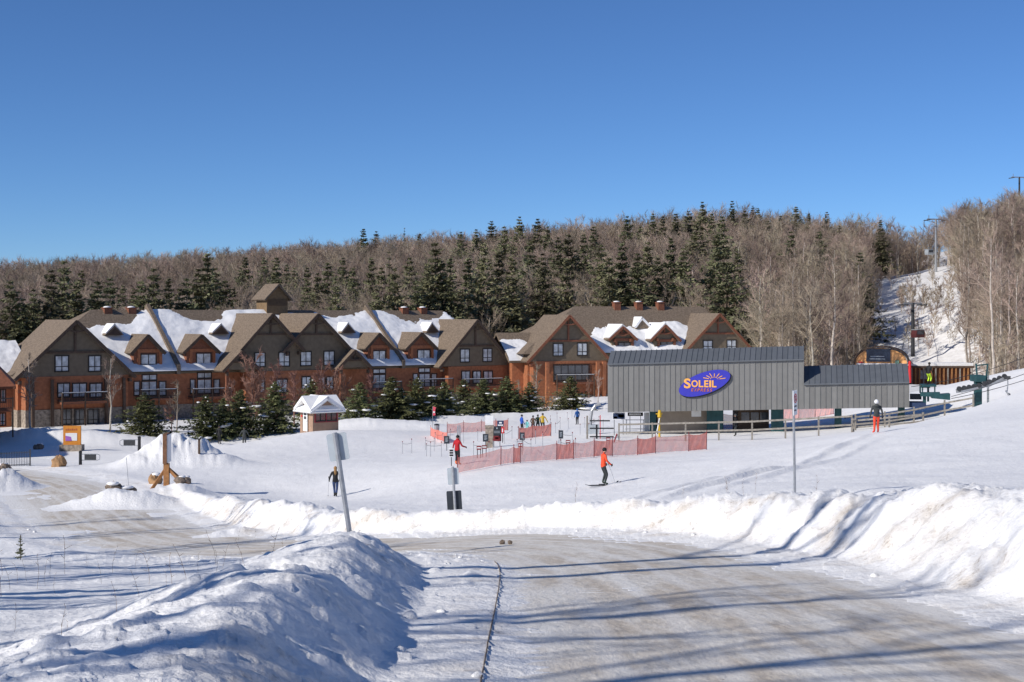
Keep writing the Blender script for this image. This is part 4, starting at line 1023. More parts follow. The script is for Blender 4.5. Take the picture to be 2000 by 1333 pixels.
for k, ch in enumerate('OLEIL'): fit_text(ch, xs[k], xs[k+1]-.06, -.32, .24, 'signorange', bold=.03)
for k, ch in enumerate('EXPRESS'): fit_text(ch, -1.06+.247*k, -1.06+.247*k+.205, -.66, -.42, 'signred', bold=.02, shear=.2)
sun_c = (.78, .30)
for k in range(7):
    a = radians(14+k*25); m = MB(); r0, r1_ = .34, .34+(.27 if k % 2 else .34)
    m.beam((sun_c[0]+cos(a)*r0*1.3, sun_c[1]+sin(a)*r0*.75, .035), (sun_c[0]+cos(a)*r1_*1.35, sun_c[1]+sin(a)*r1_*.8, .035), .055, .03, 0); m.build('sun_ray', M['signorange'], sg)
m = MB(); m.tube([(sun_c[0]+.32*cos(radians(t)), sun_c[1]+.20*sin(radians(t)), .035) for t in range(10, 171, 16)], .02, 5); m.build('sun_arc', M['signorange'], sg)

# huts and boards under the hood
def world_box(name, label, cat, px0, px1, py0, py1, d, dep, m_, group=None):
    a = P3(px0, py1, d); b = P3(px1, py0, d); g0 = gz((a.x+b.x)/2, d+dep/2)-.1
    o = thing(name, label, cat, (a.x, a.y, 0), 0, group); m = MB(); m.box(0, b.x-a.x, 0, dep, min(a.z, g0), b.z); m.build('wall', M[m_], o); return o, b.x-a.x, a.z, b.z
o, w, z0, z1 = world_box('operator_hut', 'beige operator hut half in shadow under the lift hood', 'hut', 1289, 1408, 800, 848, 117.5, 3, 'beige')
m = MB(); m.box(2.6, 3.4, -.04, -.002, z1-.6, z1-.1); m.build('notice', M['white'], o); m = MB(); m.box(-.2, w+.2, -.3, 3.2, z1, z1+.1); m.build('roof', M['darkmetal'], o)
m = MB(); m.box(3.9, 4.6, -.05, -.003, z0-.2, z0+1.7); m.build('door', M['trim'], o)
o, w, z0, z1 = world_box('control_cabin', 'brown control cabin with windows under the right of the lift hood', 'cabin', 1442, 1502, 800, 848, 117.5, 3, 'trim')
for k in range(3):
    m = MB(); m.box(.25+k*.78, .9+k*.78, -.05, -.003, z1-1.0, z1-.25); wv = m.build('window', M['darkpane'], o)
m = MB(); m.box(-.2, w+.2, -.3, 3.2, z1, z1+.1); m.build('roof', M['darkmetal'], o)
def panel_sign(name, label, cat, px0, px1, py0, py1, pyb, d, m_, legs=True, strips=(), group=None, thick=.06, rz=0, legm='darkmetal'):
    a = P3((px0+px1)/2, pyb, d); w = (px1-px0)/F*d; z1 = CZ-(py0-HY)/F*d; z0 = CZ-(py1-HY)/F*d; g0 = gz(a.x, a.y)
    o = thing(name, label, cat, (a.x, a.y, g0-.05), rz, group); z1 -= g0-.05; z0 -= g0-.05
    m = MB(); m.box(-w/2, w/2, -thick/2, thick/2, z0, z1); b = m.build('board', M[m_], o)
    for (x0, x1, y0, y1, mm) in strips:
        s_ = MB(); s_.box(-w/2+w*x0, -w/2+w*x1, -thick/2-.012, -thick/2-.001, z0+(z1-z0)*y0, z0+(z1-z0)*y1); s_.build('lettering', M[mm], b)
    if legs:
        for x in ((-w*.35, w*.35) if legs == 2 else (0,)):
            l = MB(); l.tube([(x, thick, 0), (x, thick, z1-.05)], .025, 6); l.build('leg', M[legm], o)
    return o
TX = lambda n, y0, y1, mm='white', x0=.12, x1=.88: [(x0, x1-.1*(k % 2), y1-(k+.6)*(y1-y0)/n, y1-(k+.15)*(y1-y0)/n, mm) for k in range(n)]
panel_sign('banner', 'pale blue and pink banner hung under the left of the lift hood', 'banner', 1196, 1221, 806, 820, 850, 118, 'white', 2, [(.05, .95, .1, .9, 'navy'), (.1, .4, .15, .45, 'red'), (.45, .9, .3, .75, 'white')])
panel_sign('name_board', 'black board with white lettering behind the station fence', 'sign', 1226, 1256, 806, 813, 850, 119, 'black', 2, [(.1+.13*k, .2+.13*k, .25, .75, 'white') for k in range(6)])
panel_sign('white_panel', 'white board leaning beside the first teal pillar', 'panel', 1258, 1268, 806, 848, 850, 119, 'white', 0)
# ski rack under the left of the hood
a = on_ground(1240, 118); o = thing('ski_rack', 'grey metal ski rack holding skis under the left of the lift hood', 'ski rack', a)
for x in (-.7, .7):
    m = MB(); m.tube([(x, 0, -.1), (x, 0, 1.25)], .035, 6); m.build('leg', M['steel'], o)
for z in (.45, 1.2): m = MB(); m.tube([(-.8, 0, z), (.8, 0, z)], .03, 6); m.build('bar', M['steel'], o)
# hydrant
a = on_ground(1288, 113); o = thing('snowmaking_hydrant', 'tall yellow snowmaking hydrant beside the teal pillar', 'hydrant', a); m = MB(); m.tube([(0, 0, -.1), (0, 0, 1.75)], [.09, .07], 8); m.build('pipe', M['yellow'], o)
m = MB(); m.tube([(0, 0, 1.6), (.02, 0, 2.15)], [.17, .1], 8); m.tube([(-.28, 0, 1.85), (.22, 0, 1.85)], .05, 6); m.build('valve', M['yellow'], o); m = MB(); m.tube([(0, -.05, 1.5), (-.2, -.3, .6), (-.35, -.5, .1)], .045, 6); m.build('hose', M['white'], o)

# ------------------------------------------------------------------ rail fences
def rail_fence(label, pts, rails, ph=1.15, posts=None, w=.11, group='grey rail fences round the lift'):
    """pts: (px, py of ground or None, d) polyline of posts"""
    P = []
    for px, py, d in pts:
        q = on_ground(px, d)
        if py is not None: q.z = CZ-(py-HY)/F*d
        P.append(q)
    o = thing('rail_fence', label, 'fence', P[0], 0, group); B = [p-P[0] for p in P]
    for b in B:
        m = MB(); m.box(b.x-w/2, b.x+w/2, b.y-w/2, b.y+w/2, b.z-.5, b.z+ph); m.build('post', M['greywood'], o)
    for r in rails:
        for p, q in zip(B, B[1:]):
            m = MB(); m.beam(p+Vector((0, -w*.6, r)), q+Vector((0, -w*.6, r)), .05, .13); m.build('rail', M['greywood'], o)
    return o
rail_fence('long grey two rail fence along the front of the lift station', [(px, 858-(px-1209)*.020-max(0, px-1470)*.03, 108-(px-1209)*.012) for px in range(1209, 1670, 65)], (.48, 1.1), 1.2)
rail_fence('short lower fence in front of the rightmost teal pillar', [(1667, 845, 103), (1737, 839, 102), (1803, 833, 102)], (.35, .85), 1.0)
rail_fence('higher two rail fence running right from the station to the tower', [(1671, 843, 110), (1728, 838, 110), (1785, 829, 110), (1845, 816, 110), (1901, 806, 109)], (.55, 1.12), 1.35)
rail_fence('back rail fence beyond the right end of the lift hood', [(1650, 838, 122), (1710, 834, 122), (1770, 828, 122), (1862, 815, 121)], (.45, 1.0), 1.1)

# ------------------------------------------------------------------ chairlift tower, chair, cables
uT = SA.u(1910, 1.2); bT = P3(1910, 801, 110); 
ct = thing('lift_tower', 'short teal chairlift tower with long grey wheel trains on the right piste', 'lift tower', (bT.x, bT.y, bT.z-.4))
px2 = 110/F
m = MB(); m.box(-.24, .24, -.25, .25, 0, 2.9); m.build('mast', M['teal'], ct)
m = MB(); m.box(-.36, .36, -.8, .8, 2.6, 3.1); m.build('cross_head', M['teal'], ct)
for x, y in ((-.22, 0), (.42, 0)):
    m = MB(); m.beam((x, -.6, 2.6), (x+(-.12 if x < 0 else .14), -.6, 4.0), .10, .12); m.build('lifting_arm', M['teal'], ct)
m = MB(); m.tube([(-.34, -.6, 3.85), (.58, -.6, 3.95)], .05, 6); m.build('top_beam', M['teal'], ct)
m = MB()
for k in range(9): m.tube([(.75, -.25, .3+.33*k), (.75, .05, .3+.33*k)], .015, 4)
m.tube([(.75, -.25, 0), (.75, -.25, 3.4)], .03, 6); m.tube([(.75, .05, 0), (.75, .05, 3.4)], .03, 6); m.build('ladder', M['teal'], ct)
def wheels(x0, z0, x1, z1, n):
    for k in range(n):
        t = (k+.5)/n; m = MB(); c = Vector((x0+(x1-x0)*t, -.85, z0+(z1-z0)*t)); m.tube([c+Vector((0, -.07, 0)), c+Vector((0, .07, 0))], .19, 14); m.build('wheel', M['darkmetal'], ct)
    m = MB(); m.beam((x0, -.70, z0-.16), (x1, -.70, z1-.16), .10, .30); m.beam((x0+.3, -.98, z0-.2), (x1-.3, -.98, z1-.2), .06, .16); m.build('wheel_beam', M['steel'], ct)
wheels(-1.9, 2.05, .0, 2.35, 5); wheels(.05, 2.4, 1.95, 3.1, 5)
def catenary(name, label, p, q, sag=0.0, r=.025, cat='cable', group=None, n=14):
    p = Vector(p); q = Vector(q); o = thing(name, label, cat, p, 0, group); m = MB()
    m.tube([p.lerp(q, t/n)-Vector((0, 0, sag*4*(t/n)*(1-t/n)))-p for t in range(n+1)], r, 5); m.build('strand', M['wire'], o); return o
catenary('haul_cable', 'upper haul cable from the chairlift tower past the right picture edge', P3(1858, 775, 109.2), P3(2060, 708, 107), .15)
catenary('haul_cable', 'lower haul cable below the chair at the right picture edge', P3(1858, 779, 109.4), P3(2060, 722, 111), .2)
catenary('haul_cable', 'dark cable crossing the woods above the right piste', P3(1780, 756, 111), P3(2080, 665, 112), .5)
ch0 = P3(1968, 738, 108.6)
cc = thing('lift_chair', 'small grey chairlift chair hanging at the right edge above the piste', 'lift chair', ch0, radians(-15))
m = MB(); m.box(-.22, .22, -.1, .1, -.12, .12); m.build('grip', M['darkmetal'], cc)
m = MB(); m.tube([(0, 0, 0), (.02, 0, -.5), (-.02, 0, -1.0)], .045, 6); m.build('hanger_arm', M['steel'], cc)
m = MB(); m.tube([(-.1, -.7, -1.05), (-.02, 0, -1.0), (-.1, .7, -1.05)], .04, 6)
for y in (-.7, .7): m.tube([(-.1, y, -1.05), (.12, y, -1.4), (.08, y, -1.75), (-.45, y, -1.85)], .035, 6)
m.build('frame', M['steel'], cc); m = MB(); m.box(-.5, .1, -.7, .7, -1.84, -1.76); m.build('seat', M['black'], cc); m = MB(); m.box(.08, .15, -.7, .7, -1.72, -1.2); m.build('backrest', M['black'], cc)
m = MB(); m.tube([(-.5, -.6, -1.95), (-.55, .6, -1.95)], .03, 6); m.tube([(.05, -.6, -1.3), (-.55, -.6, -1.95)], .03, 6); m.build('footrest', M['steel'], cc)

# ------------------------------------------------------------------ gondola: arch station, shed, towers, cabins
M['glassdark'] = mat('dark_blue_screen', (0.02, 0.03, 0.055), .2, .2, 2, spec=.6)
M['archwood'] = mat('orange_wood', (0.92, 0.46, 0.18), .6, .12, 3)
dG = 205.0; g0 = P3(1721, 735, dG); go = thing('gondola_station', 'arched orange wood gondola station with a dark screen behind the lift roof', 'gondola station', (g0.x, g0.y, g0.z), radians(-19))
pm = dG/F; W = 49*pm; Hh = 55*pm; n = 20
arc = [(W*cos(pi*k/n), 22*pm+ (Hh-22*pm)*sin(pi*k/n)**.8) for k in range(n+1)]
m = MB(); m.prism([(W, -1)]+arc+[(-W, -1)], lambda a, c: (a, 0, c), lambda a, c: (a, .4, c)); m.build('front_wall', M['archwood'], go)
m = MB()
for (p, q) in zip(arc, arc[1:]):
    m.add([(p[0]*1.03, -.35, p[1]+.08), (q[0]*1.03, -.35, q[1]+.08), (q[0]*1.03, 3, q[1]+.08), (p[0]*1.03, 3, p[1]+.08), (p[0]*1.05, -.35, p[1]+.26), (q[0]*1.05, -.35, q[1]+.26), (q[0]*1.05, 3, q[1]+.26), (p[0]*1.05, 3, p[1]+.26)], [(0,1,2,3),(7,6,5,4),(0,4,5,1),(2,6,7,3)])
m.build('arched_roof', M['trim'], go)
m = MB(); m.box(-28*pm, 18*pm, -.25, -.01, 28*pm, 53*pm); sc_ = m.build('screen', M['glassdark'], go)
m = MB(); m.box(-22*pm, 8*pm, -.27, -.252, 33*pm, 34*pm); m.box(-20*pm, 6*pm, -.27, -.252, 38*pm, 39.2*pm); m.build('screen_text', M['signback'], sc_)
m = MB(); m.box(-W*.95, W*.95, -.3, -.01, 22*pm, 25*pm); m.build('sill', M['white'], go)
m = MB(); m.box(27*pm, 34*pm, -.5, -.02, 23*pm, 31*pm); m.build('green_box', mat('pale_green', (.25, .42, .30), .6, .1), go); m = MB(); m.box(-W*.88, -W*.70, -.3, -.02, 25*pm, 28*pm); m.build('red_plate', M['red'], go)
m = MB(); m.box(3*pm, 5*pm, .5, .7, Hh, Hh+8*pm); m.build('roof_mast', M['greywood'], go)
m = MB()
for k in range(12):
    t0, t1 = k/12, (k+1)/12; a = lambda t: Vector((18*pm+(60-18)*pm*t, -.8, (53-28*t*t)*pm))
    m.beam(a(t0), a(t1), .12, .16)
m.build('glass_rib', M['darkmetal'], go)
p0 = P3(1777, 740, 200); o = thing('red_banner_pole', 'tall red padded pole right of the gondola arch', 'pole', p0); m = MB(); m.tube([(0, 0, -.6), (0, 0, 2.3)], [.24, .20], 10); m.tube([(0, 0, 2.3), (0, 0, 2.5)], [.20, .08], 10); m.build('padding', M['red'], o)
# low shed
p0 = P3(1778, 742, 210); w = 118*210/F; o = thing('timber_shed', 'long low timber shed with snowy roof behind the piste crest', 'shed', p0); m = MB(); m.box(0, w, 0, 4, -1.0, 1.75); m.build('wall', M['redtrim'], o)
m = MB(); m.box(-.3, w+.3, -.8, 4.5, 1.75, 2.05); r_ = m.build('roof', M['trim'], o); m = MB(); m.box(-.2, w+.2, -.6, 4.4, 2.05, 2.45); m.build('roof_snow', M['roofsnow'], r_)
for k in range(16):
    x = w*k/15; m = MB(); m.box(x-.09, x+.09, -.75, -.55, -1, 1.75); m.build('post', M['timber' if k % 3 else 'greywood'], o)
for k, px in enumerate((1798, 1806)): m = MB(); x = (px-1778)*210/F; m.box(x-.28, x+.28, -.06, -.004, .1, 1.4); m.build('window', M['pane'], o)
def gondola_tower(label, px, pyb, pyt, d, arm=1.6, dark='darkmetal'):
    b = P3(px, pyb, d); h = (pyb-pyt)*d/F; o = thing('gondola_tower', label, 'lift tower', (b.x, b.y, b.z-.6), radians(15), 'gondola towers up the cleared lane'); m = MB(); m.tube([(0, 0, 0), (0, 0, h+.6)], [.34, .24], 10); m.build('mast', M[dark], o)
    m = MB(); m.box(-arm, arm, -.12, .12, h+.35, h+.65); m.build('cross_arm', M['steel'], o)
    for sg_ in (-1, 1): m = MB(); m.box(sg_*arm-.15, sg_*arm+.15, -1.3, 1.3, h+.15, h+.35); m.build('wheel_train', M['darkmetal'], o); m = MB(); m.box(sg_*arm*.8-.06, sg_*arm*.8+.06, -.05, .05, h+.65, h+1.5); m.build('lifting_post', M['steel'], o)
    return o
gondola_tower('dark gondola mast standing low in the snowy lane', 1783, 690, 592, 236, 1.7)
gondola_tower('grey gondola tower at the top of the snowy lane', 1828, 532, 428, 345, 2.4, 'steel')
gondola_tower('gondola tower with wide cross arm on the skyline right of the gap', 1876, 500, 422, 425, 3.2, 'steel')
gondola_tower('gondola tower at the upper right picture corner on the hilltop', 1991, 440, 346, 420, 2.6, 'darkmetal')
M['cabinred'] = mat('cabin_red', (.10, .03, .03), .35, .1, 3, spec=.6)
def cabin(label, px, py, d, m_):
    c = P3(px, py, d); o = thing('gondola_cabin', label, 'gondola cabin', (c.x, c.y, c.z-.8), radians(20), 'gondola cabins on the cable'); o.scale = (.8, .8, .8); w = .95
    m = MB(); m.prism([(-w, .1), (w, .1), (w*1.08, .75), (w*.9, 1.6), (-w*.9, 1.6), (-w*1.08, .75)], lambda a, c_: (a, -.85, c_), lambda a, c_: (a, .85, c_)); b = m.build('body', M[m_], o)
    m = MB(); m.box(-w*.82, w*.82, -.875, -.852, .75, 1.45); m.build('window', M['darkpane'], b); m = MB(); m.box(w*.98, w*1.085, -.6, .6, .78, 1.2); m.build('window', M['darkpane'], b)
    m = MB(); m.box(-w, w, -.9, .9, 1.6, 1.72); m.build('roof', M['signback'], o); m = MB(); m.tube([(0, 0, 1.7), (.12, 0, 2.4), (0, 0, 3.2)], .06, 6); m.build('hanger', M['darkmetal'], o)
cabin('dark red gondola cabin low in the lane beside the dark mast', 1793, 651, 226, 'cabinred'); cabin('silver and dark gondola cabin left of the grey tower in the gap', 1815, 492, 338, 'signback'); cabin('far gondola cabin below the wide skyline tower', 1857, 455, 400, 'darkmetal')
catenary('gondola_cable', 'gondola cable climbing from the arch station up the lane', P3(1760, 690, 210), P3(1806, 430, 345), 3, .04); catenary('gondola_cable', 'upper gondola cable on the skyline towards the hilltop tower', P3(1806, 430, 345), P3(1862, 424, 425), 1, .04)
# ------------------------------------------------------------------ people
def cloth(name, c, rough=.75): return mat(name, c, rough, .14, 9, .4, 14, bdist=.01)
CL_ = {k: cloth('cloth_'+k, c) for k, c in dict(black=(.018,.018,.02), charcoal=(.05,.055,.055), red=(.42,.012,.02), orange=(.80,.085,.03), orangepant=(.78,.075,.035), jeans=(.035,.06,.15), blue=(.02,.09,.42), midblue=(.02,.10,.32), turq=(.20,.60,.58), yellow=(.50,.33,.03), dgreen=(.03,.05,.035), greypant=(.035,.04,.042), tan=(.42,.30,.20), neon=(.55,.80,.05), white=(.75,.75,.75), boots=(.02,.02,.02), oboots=(.75,.16,.03), hair=(.30,.17,.07), brown=(.10,.06,.04)).items()}
def person(label, loc, face, h=1.75, jacket='black', pants='black', boots='boots', glove='boots', head='black', headtype='hat', legs=None, arms=None, lean=(0, 0), hair=None, group=None, hood=False, wide=1.0):
    """face: heading of the body (0 = away from the camera, +y). legs: ((kneeL),(ankleL),(kneeR),(ankleR)) offsets; local x right, y forward"""
    k = h/1.75
    L = legs or (((-.10, .03, .50), (-.11, -.02, .09)), ((.10, .03, .50), (.11, .0, .09)))
    A = arms or (((-.27, -.02, 1.16), (-.29, .10, .92)), ((.27, -.02, 1.16), (.29, .10, .92)))
    lx, ly = lean
    J = {'pelvis': (0, 0, .95, .135, .115), 'spine': (lx*.4, ly*.4, 1.14, .135, .105), 'chest': (lx*.8, ly*.8, 1.34, .165, .12), 'neck': (lx, ly, 1.475, .065, .065), 'headb': (lx*1.1, ly*1.15+.02, 1.57, .078, .085), 'headt': (lx*1.15, ly*1.2+.02, 1.66, .07, .08)}
    E = [('pelvis', 'spine'), ('spine', 'chest'), ('chest', 'neck'), ('neck', 'headb'), ('headb', 'headt')]
    reg = {'pelvis': 1, 'spine': 0, 'chest': 0, 'neck': 0, 'headb': 4, 'headt': 4}
    hands = []
    for s, sx in ((0, -1), (1, 1)):
        n = 'LR'[s]
        J['hip'+n] = (sx*.10, 0, .86, .098, .105); J['knee'+n] = (*L[s][0], .066, .07); J['ank'+n] = (*L[s][1], .05, .055)
        a = L[s][1]; J['toe'+n] = (a[0]+sx*.03, a[1]+.17, max(a[2]-.045, .045), .045, .04)
        J['sho'+n] = (sx*.185*wide+lx*.85, ly*.85, 1.40, .072, .075); J['elb'+n] = (*[p+q for p, q in zip(A[s][0], (lx*.5, ly*.5, 0))], .055, .055); J['wri'+n] = (*[p+q for p, q in zip(A[s][1], (lx*.4, ly*.4, 0))], .042, .042)
        e = Vector(J['elb'+n][:3]); w = Vector(J['wri'+n][:3]); d = (w-e).normalized(); pm_ = w+d*.07; J['palm'+n] = (*pm_, .036, .045); hands.append((w, pm_, d, sx))
        E += [('pelvis', 'hip'+n), ('hip'+n, 'knee'+n), ('knee'+n, 'ank'+n), ('ank'+n, 'toe'+n), ('chest', 'sho'+n), ('sho'+n, 'elb'+n), ('elb'+n, 'wri'+n), ('wri'+n, 'palm'+n)]
        for j, r in (('hip', 1), ('knee', 1), ('ank', 2), ('toe', 2), ('sho', 0), ('elb', 0), ('wri', 0), ('palm', 3)): reg[j+n] = r
    names = list(J); me = bpy.data.meshes.new('body'); me.from_pydata([tuple(J[n][:3]) for n in names], [(names.index(a), names.index(b)) for a, b in E], [])
    o = bpy.data.objects.new('body_tmp', me); COL.objects.link(o)
    md = o.modifiers.new('skin', 'SKIN'); md.use_smooth_shade = True; o.modifiers.new('sub', 'SUBSURF').levels = 1
    if not me.skin_vertices: me.attributes  # the modifier adds the layer on creation in the interface only
    if not me.skin_vertices:
        import bmesh
        bm = bmesh.new(); bm.from_mesh(me); bm.verts.layers.skin.verify(); bm.to_mesh(me); bm.free()
    sv = me.skin_vertices[0].data
    for i, n in enumerate(names): sv[i].radius = J[n][3:5]; sv[i].use_root = (n == 'pelvis')
    dg = bpy.context.evaluated_depsgraph_get(); dg.update(); ev = o.evaluated_get(dg); nm = bpy.data.meshes.new_from_object(ev); bpy.data.objects.remove(o)
    V = np.empty(len(nm.vertices)*3, np.float32); nm.vertices.foreach_get('co', V); V = V.reshape(-1, 3)
    F_ = [tuple(p.vertices) for p in nm.polygons]; cen = np.array([V[list(f)].mean(0) for f in F_])
    # nearest bone decides the garment
    best = np.full(len(cen), 9e9); mi = np.zeros(len(cen), int)
    for a, b in E:
        A0 = np.array(J[a][:3]); B0 = np.array(J[b][:3]); ab = B0-A0; t = np.clip(((cen-A0)@ab)/(ab@ab), 0, 1); dd = np.linalg.norm(cen-(A0+t[:, None]*ab), axis=1)/(.5*(J[a][3]+J[b][3]))
        r = np.where(t < .5, reg[a], reg[b])
        if (a, b) == ('pelvis', 'spine'): r = np.where(cen[:, 2] < .90, 1, 0)
        if a == 'pelvis' and b.startswith('hip'): r = np.where(cen[:, 2] < .88, 1, 0)
        if (a, b) == ('neck', 'headb'): r = np.where(t < .25, 0, 4)
        if a.startswith('knee'): r = np.where(t < .62, 1, 2)
        u = dd < best; best = np.where(u, dd, best); mi = np.where(u, r, mi)
    bpy.data.meshes.remove(nm)
    b = MB(); b.v = [tuple(v) for v in V]; b.f = F_; b.m = [int(x) for x in mi]
    for w, p, d, sx in hands:      # fingers and thumb
        side = d.cross(Vector((0, 1, 0))); side = side.normalized() if side.length > .1 else Vector((0, 0, 1)); fw = side.cross(d).normalized()
        for q in range(4):
            r0 = p+fw*(.030*(1.5-q)*.9); ln = (.062, .075, .070, .052)[q]; b.tube([r0-d*.02, r0+d*ln*.55, r0+d*ln*.85+side*(-sx)*.02, r0+d*ln*.8+side*(-sx)*.045], [.0125, .0125, .012, .009], 5, 3)
        b.tube([w+d*.03+fw*.025, w+d*.06+fw*.065, w+d*.10+fw*.075], [.015, .014, .010], 5, 3)
    hc = Vector(((J['headb'][0]+J['headt'][0])/2, (J['headb'][1]+J['headt'][1])/2+.0, 1.625))
    b.tube([hc+Vector((0, .075, .005)), hc+Vector((0, .115, -.012)), hc+Vector((0, .078, -.028))], [.010, .017, .012], 5, 4)
    for sx in (-1, 1):
        b.blob(hc+Vector((sx*.032, .082, .018)), (.014, .008, .009), 6, 4, 0, 5); b.blob(hc+Vector((sx*.082, -.005, -.005)), (.013, .022, .034), 6, 4, 0, 4)
    b.blob(hc+Vector((0, .080, -.052)), (.026, .008, .007), 6, 4, 0, 6)
    mats = [CL_[jacket], CL_[pants], CL_[boots], CL_[glove], M['skin'], M['black'], M['darkred']]
    root = thing('person', label, 'person', loc, face, group); root.scale = (k, k, k)
    b.build('body', mats, root, True)
    if head:
        c = MB()
        if headtype == 'helmet': c.blob(hc+Vector((0, -.01, .035)), (.115, .135, .125), 14, 9)
        elif headtype == 'hair':
            c.blob(hc+Vector((0, -.015, .03)), (.10, .115, .115), 14, 9); c.tube([hc+Vector((0, -.07, .02)), hc+Vector((0, -.11, -.10)), hc+Vector((0, -.12, -.26)), hc+Vector((0, -.10, -.36))], [.085, .085, .07, .03], 8)
        else: c.blob(hc+Vector((0, -.008, .05)), (.100, .115, .105), 12, 8); c.tube([hc+Vector((0, -.005, .005)), hc+Vector((0, -.005, .05))], [.106, .106], 12)
        ho = c.build('hair' if headtype == 'hair' else ('helmet' if headtype == 'helmet' else 'hat'), CL_[head], root, True)
    if hood: c = MB(); c.blob(Vector((lx, ly-.07, 1.46)), (.14, .10, .08), 10, 6); c.build('hood', CL_[jacket], root, True)
    return root
def stick_pole(label, p, q, group='ski poles'):
    p = Vector(p); q = Vector(q); o = thing('ski_pole', label, 'ski pole', q, 0, group); t = p-q; m = MB(); m.tube([(0, 0, 0), t], .011, 5); m.build('shaft', M['steel'], o); m = MB(); m.tube([t, t+t.normalized()*.12], .02, 6); m.build('grip', M['black'], o)
    m = MB(); b = t.normalized()*.06; m.tube([b, b+t.normalized()*.015], .045, 8); m.build('basket', M['black'], o)
def ski(label, c, az, ln=1.65, col='black', tilt=0.0):
    o = thing('ski', label, 'ski', c, az, 'skis'); m = MB(); n = 10
    pts = [(-ln*.5+ln*i/n) for i in range(n+1)]; vs = []; fs = []
    for y in pts:
        w = .048+.012*abs(y/ln*2)**2; z = .02+(.16*max(0, (y-ln*.38)/(ln*.12))**2 if y > ln*.38 else 0)+(.04 if y < -ln*.47 else 0)+tilt*y
        vs += [(-w, y, z), (w, y, z), (w, y, z+.022), (-w, y, z+.022)]
    for i in range(n):
        a = i*4; e = a+4
        fs += [(a, a+1, e+1, e), (a+1, a+2, e+2, e+1), (a+2, a+3, e+3, e+2), (a+3, a, e, e+3)]
    fs += [(3, 2, 1, 0), (n*4, n*4+1, n*4+2, n*4+3)]; m.add(vs, fs); m.build('plank', M[col], o); m = MB(); m.box(-.035, .035, -.16, .16, .042, .075); m.build('binding', M['darkmetal'], o)
def at(px, d): return on_ground(px, d)
R_ = radians
# walking woman in jeans
p = at(655, 80); person('woman with long fair hair in black jacket and jeans walking with poles', p, R_(8), 1.72, 'black', 'jeans', 'boots', 'boots', 'hair', 'hair', (((-.06, .16, .50), (-.04, .02, .10)), ((.09, .02, .49), (.04, -.20, .12))), (((-.30, -.04, 1.17), (-.34, .12, .98)), ((.30, -.05, 1.15), (.22, .04, .95))))
stick_pole('pole held in the left hand of the walking woman', p+Vector((-.40, .18, 1.02)), p+Vector((-.42, .05, .0))); stick_pole('pole held in the right hand of the walking woman', p+Vector((.24, .10, .95)), p+Vector((.62, -.05, .02)))
# orange skier
p = at(1178, 69); person('skier in orange jacket and dark trousers gliding over the open field', p+Vector((0, 0, .05)), R_(-72), 1.78, 'orange', 'greypant', 'dgreen', 'black', 'black', 'hat', (((-.11, .14, .50), (-.12, .02, .10)), ((.11, .16, .50), (.12, .04, .10))), (((-.29, .02, 1.17), (-.30, .20, .98)), ((.29, .04, 1.17), (.30, .24, 1.0))), lean=(0, .05), wide=1.08)
for s, l in ((-1, 'near'), (1, 'far')): ski(l+' ski under the skier in orange', p+Vector((.05*s, -s*.14, .0)), R_(-72), 1.7, 'dgreenski' if False else 'black')
stick_pole('pole trailing beside the skier in orange', p+Vector((.28, -.16, 1.0)), p+Vector((.62, -.10, .02)))
# red jacket attendant
p = at(893, 86); person('person in red jacket with tall grey hat and orange boots by the red net', p, R_(-40), 1.78, 'red', 'black', 'oboots', 'black', 'black', 'hat', (((-.10, .05, .50), (-.11, .0, .09)), ((.10, .05, .50), (.11, .02, .09))), (((-.38, .10, 1.20), (-.50, .18, 1.02)), ((.30, .08, 1.14), (.36, .30, 1.06))), lean=(0, .02))
o = thing('skis_on_shoulder', 'pair of grey skis carried upright above the head of the person in red', 'skis', p+Vector((.10, .05, 1.40)), 0)
for s in (-1, 1): m = MB(); m.box(s*.06-.045, s*.06+.045, -.02, .02, 0, .95); m.box(s*.06-.03, s*.06+.03, -.02, .02, .95, 1.02); m.build('ski', M['steel'], o)
panel_sign('slow_sign', 'small black and white sign on a stake by the person in red', 'sign', 877, 886, 876, 893, 905, 85.5, 'white', 1, [(.1, .9, .1, .3, 'black'), (.1, .9, .38, .58, 'black'), (.1, .9, .66, .86, 'black')])
# person with orange trousers on the right
p = at(1712, 76); person('person in dark jacket, orange trousers and pale helmet walking up the right slope', p, R_(6), 1.76, 'charcoal', 'orangepant', 'orangepant', 'black', 'white', 'helmet', (((-.10, .02, .50), (-.13, -.02, .09)), ((.10, .06, .50), (.12, .08, .09))), (((-.29, .0, 1.15), (-.31, .08, .90)), ((.30, -.02, 1.15), (.35, .06, .90))), wide=1.1, hood=True)
# queue group
p = at(1019, 146); person('tall person in bright blue jacket at the left of the waiting group', p, R_(-60), 1.82, 'blue', 'black', head='black', legs=(((-.10, .02, .5), (-.14, -.12, .09)), ((.10, .08, .5), (.12, .12, .09))))
p = at(1029.5, 146); person('child in turquoise suit standing in the waiting group', p, R_(160), 1.25, 'turq', 'turq', head='black', headtype='helmet')
p = at(1041, 146.5); person('person in black jacket with knees bent in the middle of the waiting group', p, R_(-20), 1.68, 'brown', 'black', head='black', legs=(((-.16, .02, .5), (-.24, -.02, .09)), ((.16, .04, .5), (.22, .02, .09))), arms=(((-.27, .0, 1.16), (-.25, .15, .98)), ((.30, .06, 1.22), (.42, .16, 1.2))))
p = at(1050.5, 147); person('person in dark green jacket next to the one in yellow', p, R_(10), 1.74, 'dgreen', 'black', head='black', legs=(((-.14, .02, .5), (-.2, -.02, .09)), ((.14, .04, .5), (.2, .02, .09))))
